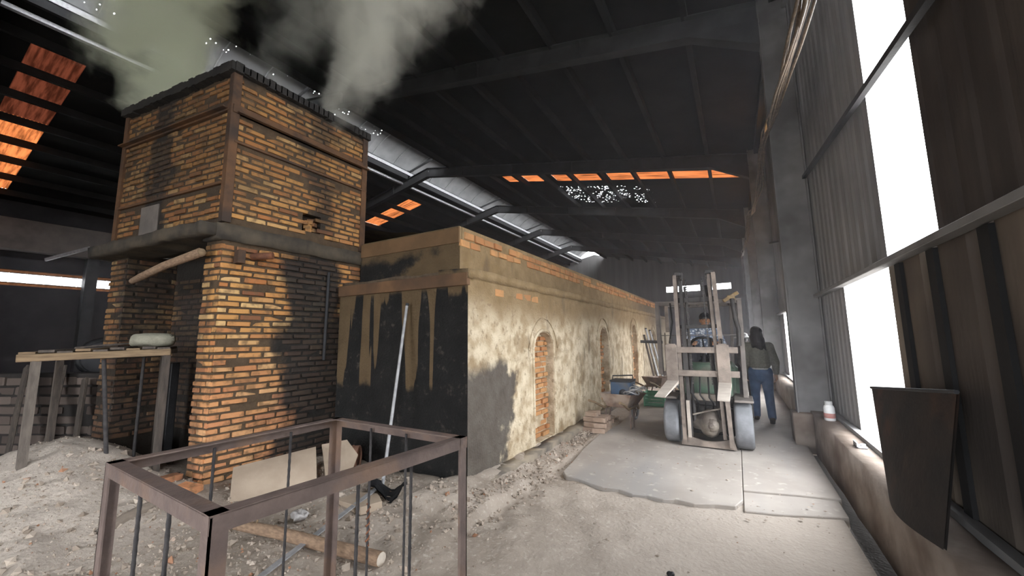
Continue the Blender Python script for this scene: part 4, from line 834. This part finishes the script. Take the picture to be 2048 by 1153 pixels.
    for i in range(4): MB().tube([(-.58+.1*i,6.0,.95),(-.60+.11*i,5.97,.72-.03*i),(-.52+.09*i,6.02,.58),(-.55+.1*i,6.15,.45)], .011, 7).build('hydraulic_hose', M['black'], t)
    MB().tube([(-.60,5.99,.42),(-.35,5.97,.50),(-.25,6.0,.52)], .012, 6).build('grease_pipe', CS, t)
    MB().box((-.84,6.62,.62),(-.06,7.95,1.04)).build('engine_hood', GR, t, .04); MB().box((-.80,6.36,.62),(-.10,6.62,1.10)).build('dash_cowl', GR, t, .03)
    MB().box((-.86,7.6,.25),(-.02,8.2,1.0)).build('counterweight', GR, t, .08)
    m = MB(); m.box((-.70,6.95,1.04),(-.20,7.4,1.14)); m.box((-.70,7.36,1.1),(-.20,7.46,1.5)); m.build('seat', M['black'], t, .04)
    c = Vector((-.45,6.68,1.32)); R = Matrix.Rotation(math.radians(-50), 3, 'X')
    m = MB(); m.tube([c + R @ Vector((.19*math.cos(a), .19*math.sin(a), 0)) for a in [2*math.pi*i/24 for i in range(25)]], .02, 8, False)
    for a in (0.5, 2.6, 4.7): m.tube([c, c + R @ Vector((.19*math.cos(a), .19*math.sin(a), 0))], .011, 6)
    m.tube([c, (-.45,6.52,1.08)], .025, 8); m.build('steering_wheel', M['black'], t)
    for i in range(3): MB().tube([(-.22-.05*i,6.55,1.08),(-.21-.05*i,6.60,1.28)], .008, 6).ell((-.21-.05*i,6.60,1.29), (.018,.018,.018), 8, 6).build('lever', M['black'], t)
    # overhead guard
    for s, x in ((-1,-1.03),(1,.05)):
        MB().beam((x,6.34,.62 if s > 0 else .92),(x+s*.015,6.38,1.99),.075,.06,(1,0,0)).build('guard_post', GD, t, .006)
        MB().beam((x+(.14 if s < 0 else -.14),7.75,.95),(x+(.1 if s < 0 else -.1),7.65,2.0),.06,.05,(1,0,0)).build('guard_post', GD, t, .006)
        MB().beam((x+s*.015,6.38,1.99),(x+(.1 if s < 0 else -.1),7.65,2.02),.05,.05).build('guard_rail', GD, t, .006)
    MB().beam((-1.075,6.38,1.99),(.095,6.38,1.985),.05,.07).build('guard_rail', GD, t, .006); MB().beam((-.93,7.65,2.02),(-.05,7.65,2.02),.05,.05).build('guard_rail', GD, t, .006)
    for i in range(6): x = -.86+.155*i; MB().beam((x,6.38,2.0),(x,7.65,2.03),.02,.025).build('guard_bar', GD, t)
    MB().beam((-1.03,6.36,.93),(-.82,6.36,.93),.05,.05).build('guard_bracket', GD, t)
    MB().beam((-1.0,6.35,1.50),(.04,6.35,1.50),.012,.012).build('thin_rod', GD, t); MB().beam((-1.33,6.4,1.41),(-1.0,6.4,1.40),.05,.045).build('side_arm', DK, t, .005)
    YL = grain('worn_yellow', (.32,.22,.10), (.18,.13,.08), 10, .7); m = MB(); m.box((-.08,6.30,2.0),(.02,6.42,2.06)).beam((-.13,6.3,1.98),(.06,6.35,2.10),.04,.05); m.build('lamp_bracket', YL, t, .006)
    MB().tube([(-.02,6.2,2.0),(.0,6.15,1.72),(.03,6.16,1.58),(.02,6.2,1.35)], .028, 8).build('feed_pipe', DK, t); MB().box((-.93,6.30,1.55),(-.88,6.34,1.95)).build('bracket_plate', MA, t, .004)
    MB().tube([(-.83,6.2,1.98),(-.80,6.1,1.7),(-.86,6.12,1.4),(-.78,6.1,1.1),(-.7,6.15,.9)], .012, 6).build('control_cable', M['black'], t)
    MB().lathe((-.83,6.36,1.16), (0,-1,0), [(.02,-.06),(.06,-.04),(.075,0),(.065,.012),(.02,.018)], 14).build('head_lamp', grain('lamp_glass', (.55,.5,.46), (.45,.4,.37), 10, .3), t)
    MB().box((-.12,5.9,.6),(-.06,5.95,.95)).build('wooden_batten', M['wood'], t) if False else MB().box((-.66,5.86,.14),(-.62,5.9,.62)).build('guide_strip', LT, t)
forklift()

# ------------------------------------------------------------------ people
SKIN = grain('skin', (.42,.25,.17), (.37,.21,.14), 20, .6, bump=.05)
HAIR = grain('dark_hair', (.018,.014,.013), (.010,.008,.008), 30, .5, vec=(6, 6, 1))
def hand(m, wr, d, side, palm):                                  # palm with four curled fingers and a thumb
    wr, d, side, palm = Vector(wr), Vector(d).normalized(), Vector(side).normalized(), Vector(palm).normalized()
    kn = wr+d*.085; m.cap(wr, kn+side*.018, .022, .02); m.cap(wr, kn-side*.022, .02, .018)
    for i, (o_, l) in enumerate(((.030,.07),(.010,.08),(-.010,.074),(-.029,.058))):
        a = kn+side*o_; b = a+(d+palm*.25).normalized()*l*.5; c = b+(d*.6+palm*.8).normalized()*l*.5; m.cap(a, b, .0095, .009); m.cap(b, c, .009, .0075)
    a = wr+d*.03+side*.025; b = a+(d*.7+side*.8).normalized()*.04; m.cap(a, b, .012, .011); m.cap(b, b+(d+palm*.4).normalized()*.03, .011, .009)
def head(m, c, f, tilt=0):                                       # c: head centre, f: facing direction
    f = Vector((f[0], f[1], 0)).normalized(); s = Vector((f.y, -f.x, 0)); c = Vector(c); R = Matrix((s, f, (0,0,1))).transposed()
    m.ell(c+Vector((0,0,.02)), (.073,.092,.10), 16, 12, R); m.ell(c+f*.025-Vector((0,0,.055)), (.055,.065,.06), 14, 10, R)
    m.ell(c+f*.093-Vector((0,0,.012)), (.013,.018,.02), 8, 6, R); m.cap(c+f*.082+Vector((0,0,.022)), c+f*.098-Vector((0,0,.012)), .008, .012)
    for q in (-1, 1): m.ell(c+s*(.074*q)-f*.005, (.012,.022,.032), 8, 6, R)
    m.cap(c+f*.077-Vector((0,0,.058))-s*.018, c+f*.077-Vector((0,0,.058))+s*.018, .011, .011)
def face_parts(body, c, f):
    f = Vector((f[0], f[1], 0)).normalized(); s = Vector((f.y, -f.x, 0)); c = Vector(c)
    for q in (-1, 1): MB().ell(c+f*.078+s*(.03*q)+Vector((0,0,.012)), (.011,.011,.008), 10, 6).build('eye', grain('eye_dark', (.05,.04,.035), (.03,.025,.02), 20, .3), body)
    MB().cap(c+f*.089-Vector((0,0,.058))-s*.017, c+f*.089-Vector((0,0,.058))+s*.017, .005, .005).build('mouth', grain('lips', (.30,.13,.11), (.26,.11,.09), 20, .5), body)
def woman():
    o = Vector((.31,8.12,0)); P = lambda x, y, z: o+Vector((x, y, z))
    t = thing('person', o, 'person with long dark hair in grey jumper and blue jeans walking away', 'person')
    pel, ch, nk, hd = P(0,0,.88), P(.0,.03,1.20), P(.0,.04,1.38), P(-.01,.05,1.515)
    hL, hR = P(-.085,0,.85), P(.085,0,.85); kL, kR = P(-.095,.14,.47), P(.10,.03,.47); aL, aR = P(-.10,.20,.085), P(.11,-.14,.115)
    sL, sR = P(-.165,.03,1.29), P(.165,.03,1.29); eL, eR = P(-.225,.0,1.03), P(.235,-.02,1.03); wL, wR = P(-.22,.08,.82), P(.235,.05,.82)
    b = MB(); b.cap(pel, ch, .115, .12).cap(ch, P(0,.03,1.29), .125, .10).cap(sL, sR, .055, .055).cap(P(0,.03,1.32), hd, .05, .048)
    for h, k, a in ((hL,kL,aL),(hR,kR,aR)): b.cap(h, k, .085, .055).cap(k, a, .056, .036)
    for a, d in ((aL,(-.02,1,-.1)),(aR,(.02,.75,-.62))): d = Vector(d).normalized(); b.cap(a, a+d*.12-Vector((0,0,.035)), .035, .028)
    for s, e, w_ in ((sL,eL,wL),(sR,eR,wR)): b.cap(s, e, .047, .038).cap(e, w_, .038, .026)
    hand(b, wL, (0,.15,-1), (0,1,0), (1,0,0)); hand(b, wR, (0,.15,-1), (0,1,0), (-1,0,0)); head(b, hd, (-.25,1,0))
    body = remesh(b, 'body', SKIN, t, .0075, 2); face_parts(body, hd, (-.25,1,0))
    j = MB(); j.cap(pel+Vector((0,0,.02)), P(0,0,.80), .135, .13).ell(P(0,-.035,.84), (.155,.115,.12))
    for h, k, a in ((hL,kL,aL),(hR,kR,aR)): j.cap(h, k, .105, .073).cap(k, a+Vector((0,0,.0)), .074, .062)
    remesh(j, 'jeans', grain('blue_denim', (.07,.125,.24), (.05,.09,.18), 9, .9, bscale=60), t, .012, 4)
    sw = MB(); sw.cap(P(0,.0,.99), ch, .158, .162).cap(ch, P(0,.03,1.285), .16, .115).cap(sL, sR, .078, .078).cap(P(0,.035,1.31), P(0,.04,1.35), .075, .066)
    sw.lathe(P(0,0,.93), (0,0,1), [(.140,0),(.158,.01),(.16,.06),(.14,.08)], 20)
    for s, e, w_ in ((sL,eL,wL),(sR,eR,wR)): sw.cap(s, e, .072, .062).cap(e, w_+Vector((0,0,.03)), .064, .05)
    remesh(sw, 'jumper', grain('grey_green_knit', (.20,.195,.16), (.15,.145,.115), 40, .95, bump=.6), t, .011, 3)
    MB().lathe(P(0,0,.895), (0,0,1), [(.128,0),(.139,.002),(.142,.045),(.13,.05)], 20).build('shirt_hem', grain('pale_shirt', (.5,.5,.5), (.42,.42,.43), 12, .9), t)
    hr = MB(); hr.ell(hd+Vector((.0,-.02,.03)), (.098,.108,.108)).cap(hd+Vector((0,-.06,-.0)), hd+Vector((.01,-.09,-.17)), .095, .105).cap(hd+Vector((.01,-.09,-.17)), hd+Vector((.05,-.115,-.32)), .10, .05).cap(hd+Vector((.05,-.07,-.1)), hd+Vector((.10,-.11,-.30)), .07, .03).cap(hd+Vector((-.05,-.06,-.06)), hd+Vector((-.05,-.11,-.24)), .06, .035)
    hr.v = [p+mnoise.noise_vector(Vector((p.x*26, p.y*26, p.z*5)))*.009 for p in hr.v]; remesh(hr, 'hair', HAIR, t, .008, 2)
    SH = grain('dark_shoe', (.03,.028,.03), (.02,.02,.02), 9, .6)
    for a, d in ((aL,(-.02,1,-.02)),(aR,(.02,.80,-.55))):
        d = Vector(d).normalized(); f = MB(); q = a-Vector((0,0,.045)); f.cap(q-d*.035, q+d*.13-Vector((0,0,.0)), .044, .038).cap(a, q, .046, .046); remesh(f, 'shoe', SH, t, .009, 2)
woman()
def driver():
    o = Vector((-.46,7.12,0)); P = lambda x, y, z: o+Vector((x, y, z))
    t = thing('person', P(0,0,1.14), 'person in dark cap and pale patterned shirt seated at the forklift wheel', 'person')
    pel, ch, hd = P(0,.02,1.20), P(0,-.02,1.50), P(.03,-.07,1.735)
    sL, sR = P(-.18,-.02,1.56), P(.18,-.02,1.56); eL, eR = P(-.24,-.18,1.33), P(.26,-.16,1.34); wL, wR = P(-.15,-.36,1.385), P(.17,-.36,1.385)
    hL, hR = P(-.1,.0,1.17), P(.1,.0,1.17); kL, kR = P(-.14,-.40,1.17), P(.14,-.40,1.17); aL, aR = P(-.14,-.46,.74), P(.14,-.46,.74)
    b = MB(); b.cap(pel, ch, .12, .13).cap(sL, sR, .06, .06).cap(P(0,-.03,1.55), hd, .052, .05)
    for s, e, w_ in ((sL,eL,wL),(sR,eR,wR)): b.cap(s, e, .048, .04).cap(e, w_, .04, .027)
    for h, k, a in ((hL,kL,aL),(hR,kR,aR)): b.cap(h, k, .085, .058).cap(k, a, .056, .038).cap(a-Vector((0,0,.04)), a+Vector((0,-.13,-.055)), .035, .03)
    hand(b, wL, (.3,-1,0), (1,.2,.3), (0,-.2,-1)); hand(b, wR, (-.3,-1,0), (-1,.2,.3), (0,-.2,-1)); head(b, hd, (.1,-1,0))
    body = remesh(b, 'body', grain('orange_skin', (.48,.26,.15), (.42,.22,.13), 20, .55, bump=.05), t, .0075, 2); face_parts(body, hd, (.1,-1,0))  # driver's skin, a little more orange than the shared skin tone
    k = N('pale_patterned_shirt'); v = k.n('TexVoronoi', feature='F1'); k.put(v.inputs['Vector'], k.pos()); v.inputs['Scale'].default_value = 28
    M['shirt'] = k.out(k.bsdf(k.mix(k.mr(v.outputs['Distance'], .35, .5), (.62,.66,.72), (.16,.20,.28)), .9))
    s_ = MB(); s_.cap(pel, ch, .15, .158).cap(ch, P(0,-.02,1.58), .155, .10).cap(sL, sR, .085, .085)
    for s, e, w_ in ((sL,eL,wL),(sR,eR,wR)): s_.cap(s, e, .075, .06).cap(e, e.lerp(w_,.3), .06, .055)
    remesh(s_, 'shirt', M['shirt'], t, .012, 3)
    j = MB(); j.cap(hL, hR, .11, .11)
    for h, kn, a in ((hL,kL,aL),(hR,kR,aR)): j.cap(h, kn, .10, .074).cap(kn, a, .073, .055)
    remesh(j, 'trousers', grain('dark_trousers', (.04,.04,.05), (.03,.03,.035), 9), t, .012, 3)
    c = MB(); c.ell(hd+Vector((0,.005,.055)), (.087,.105,.08)).cap(hd+Vector((-.03,-.09,.055)), hd+Vector((.05,-.15,.045)), .02, .014).cap(hd+Vector((.04,-.09,.055)), hd+Vector((-.02,-.15,.045)), .02, .014); remesh(c, 'cap', grain('dark_cap', (.03,.03,.033), (.02,.02,.022), 12), t, .009, 2)
    for a in (aL, aR): f = MB(); f.cap(a+Vector((0,.03,-.06)), a+Vector((0,-.14,-.07)), .044, .038); remesh(f, 'shoe', M['black'], t, .01, 2)
driver()
def hatted():
    o = Vector((.11,9.9,.0)); P = lambda x, y, z: o+Vector((x, y, z))
    t = thing('person', o, 'person in a wide white hat standing beyond the forklift, mostly hidden', 'person')
    hd = P(0,.02,1.38); pel, ch = P(0,0,.80), P(0,.02,1.10); b = MB(); b.cap(pel, ch, .11, .115).cap(P(-.15,.02,1.18), P(.15,.02,1.18), .052, .052).cap(P(0,.02,1.16), hd, .048, .046)
    j = MB(); s_ = MB(); s_.cap(pel, ch, .14, .145).cap(ch, P(0,.02,1.19), .14, .1).cap(P(-.15,.02,1.18), P(.15,.02,1.18), .075, .075); j.cap(P(-.08,0,.8), P(.08,0,.8), .11, .11)
    for q in (-1, 1):
        h, k, a = P(q*.08,0,.8), P(q*.09,.04,.44), P(q*.09,.0,.08); b.cap(h, k, .08, .052).cap(k, a, .052, .035).cap(a-Vector((0,0,.04)), a+Vector((0,.13,-.05)), .034, .028); j.cap(h, k, .098, .07).cap(k, a, .07, .06)
        s, e, w_ = P(q*.155,.02,1.18), P(q*.20,.0,.94), P(q*.19,.08,.75); b.cap(s, e, .045, .036).cap(e, w_, .036, .025); s_.cap(s, e, .068, .058).cap(e, w_, .058, .046); hand(b, w_, (0,.2,-1), (0,1,0), (-q,0,0))
    head(b, hd, (0,1,0)); body = remesh(b, 'body', SKIN, t, .008, 2); face_parts(body, hd, (0,1,0))
    remesh(s_, 'shirt', grain('grey_shirt', (.14,.14,.15), (.10,.10,.11), 9), t, .013, 3); remesh(j, 'trousers', grain('grey_trousers', (.07,.07,.08), (.05,.05,.055), 9), t, .013, 3)
    hr = MB(); hr.ell(hd+Vector((0,-.015,.02)), (.088,.10,.10)); remesh(hr, 'hair', HAIR, t, .01, 2)
    MB().lathe(hd+Vector((0,0,.055)), (0,0,1), [(.185,-.012),(.19,.0),(.15,.018),(.105,.03),(.095,.08),(.06,.105),(.01,.112)], 26).build('hat', grain('white_hat', (.75,.75,.75), (.68,.68,.69), 10, .7), t)
    for q in (-1, 1): f = MB(); f.cap(P(q*.09,-.03,.045), P(q*.09,.14,.04), .042, .036); remesh(f, 'shoe', M['black'], t, .01, 2)
hatted()

# ------------------------------------------------------------------ smoke and haze
def plume(name, pts, rad, col, dens, label, nscale, lo, hi):
    t_pts = [Vector(p) for p in pts]; m = MB(); P = []; Rr = []
    for i in range(len(t_pts)-1):
        for q in range(4): P.append(t_pts[i].lerp(t_pts[i+1], q/4)); Rr.append((rad[i]+(rad[i+1]-rad[i])*q/4)*1.25)
    P.append(t_pts[-1]); Rr.append(rad[-1]*1.25)
    bm = bmesh.new()                                             # one convex envelope round the plume
    for p, q in zip(P, Rr):
        for a in range(12):
            for b in (-.6, 0, .6): bm.verts.new(p + Vector((q*math.cos(a*math.pi/6)*math.cos(b), q*math.sin(a*math.pi/6)*math.cos(b), q*math.sin(b))))
    hull = bmesh.ops.convex_hull(bm, input=bm.verts); bmesh.ops.delete(bm, geom=list({g for g in hull['geom_interior'] if isinstance(g, bmesh.types.BMVert)}), context='VERTS')
    bm.verts.index_update(); m.add([v.co for v in bm.verts], [[v.index for v in f.verts] for f in bm.faces]); bm.free()
    k = N(name+'_volume'); nz = k.noise(nscale, 5, None, .6, .4); n2 = k.noise(nscale*.45, 3)
    d = None
    for i in range(len(t_pts)-1):                                # distance to each piece of the axis over its radius
        a, b = t_pts[i], t_pts[i+1]; ab = b-a
        pa = k.n('VectorMath', operation='SUBTRACT'); k.put(pa.inputs[0], k.pos()); pa.inputs[1].default_value = a
        dt = k.n('VectorMath', operation='DOT_PRODUCT'); k.put(dt.inputs[0], pa.outputs[0]); dt.inputs[1].default_value = ab
        h = k.n('Clamp'); k.put(h.inputs[0], k.math('DIVIDE', dt.outputs['Value'], ab.length_squared)); h = h.outputs[0]
        sc = k.n('VectorMath', operation='SCALE'); sc.inputs[0].default_value = ab; k.put(sc.inputs['Scale'], h)
        df = k.n('VectorMath', operation='DISTANCE'); k.put(df.inputs[0], pa.outputs[0]); k.put(df.inputs[1], sc.outputs[0])
        q = k.math('DIVIDE', df.outputs['Value'], k.math('MULTIPLY_ADD', h, rad[i+1]-rad[i], rad[i]))
        d = q if d is None else k.math('MINIMUM', d, q)
    e = k.add(d, k.mul(k.math('SUBTRACT', nz, .5), 2.6)); core = k.mr(e, 1.0, .45)
    den = k.mul(core, k.mr(k.add(k.mul(nz, .5), k.mul(n2, .5)), lo, hi), dens)
    v = k.n('VolumePrincipled'); k.put(v.inputs['Color'], col); k.put(v.inputs['Density'], den); v.inputs['Anisotropy'].default_value = .1
    k.t.links.new(v.outputs[0], k.o.inputs['Volume']); k.m.cycles.volume_step_rate = 3.0
    o = m.build(name, k.m); tag(o, label, 'smoke', None, 'stuff')
plume('smoke', [(-6.05,2.5,4.2),(-6.55,2.2,4.8),(-7.0,1.9,5.5),(-6.7,1.7,6.8)], [.36,.55,.72,1.15], (.96,1.0,.84), 8.0, 'pale greenish smoke rising from the left of the kiln tower top', 1.5, .36, .62)
plume('smoke', [(-4.72,3.02,4.25),(-4.40,3.15,4.72),(-4.20,3.25,5.2),(-3.95,3.32,5.9),(-3.6,3.4,6.9)], [.17,.30,.46,.74,1.1], (.93,.93,.86), 8.0, 'grey smoke billowing up from the right edge of the kiln tower top', 1.6, .38, .66)
plume('smoke', [(-5.0,2.7,4.3),(-4.95,2.8,5.2),(-4.85,2.85,6.6)], [.30,.5,.85], (.90,.92,.86), 2.2, 'thin grey smoke wisps over the middle of the kiln tower', 1.7, .40, .66)
k = N('haze_volume'); v = k.n('VolumeScatter'); k.put(v.inputs['Color'], (.93,.93,1.)); v.inputs['Density'].default_value = .006; v.inputs['Anisotropy'].default_value = .2
k.t.links.new(v.outputs[0], k.o.inputs['Volume'])
tag(MB().box((-24.1,3.0,.01),(1.05,36.9,5.4)).build('haze', k.m), 'thin grey smoke haze filling the hall under the roof', 'haze', None, 'stuff')
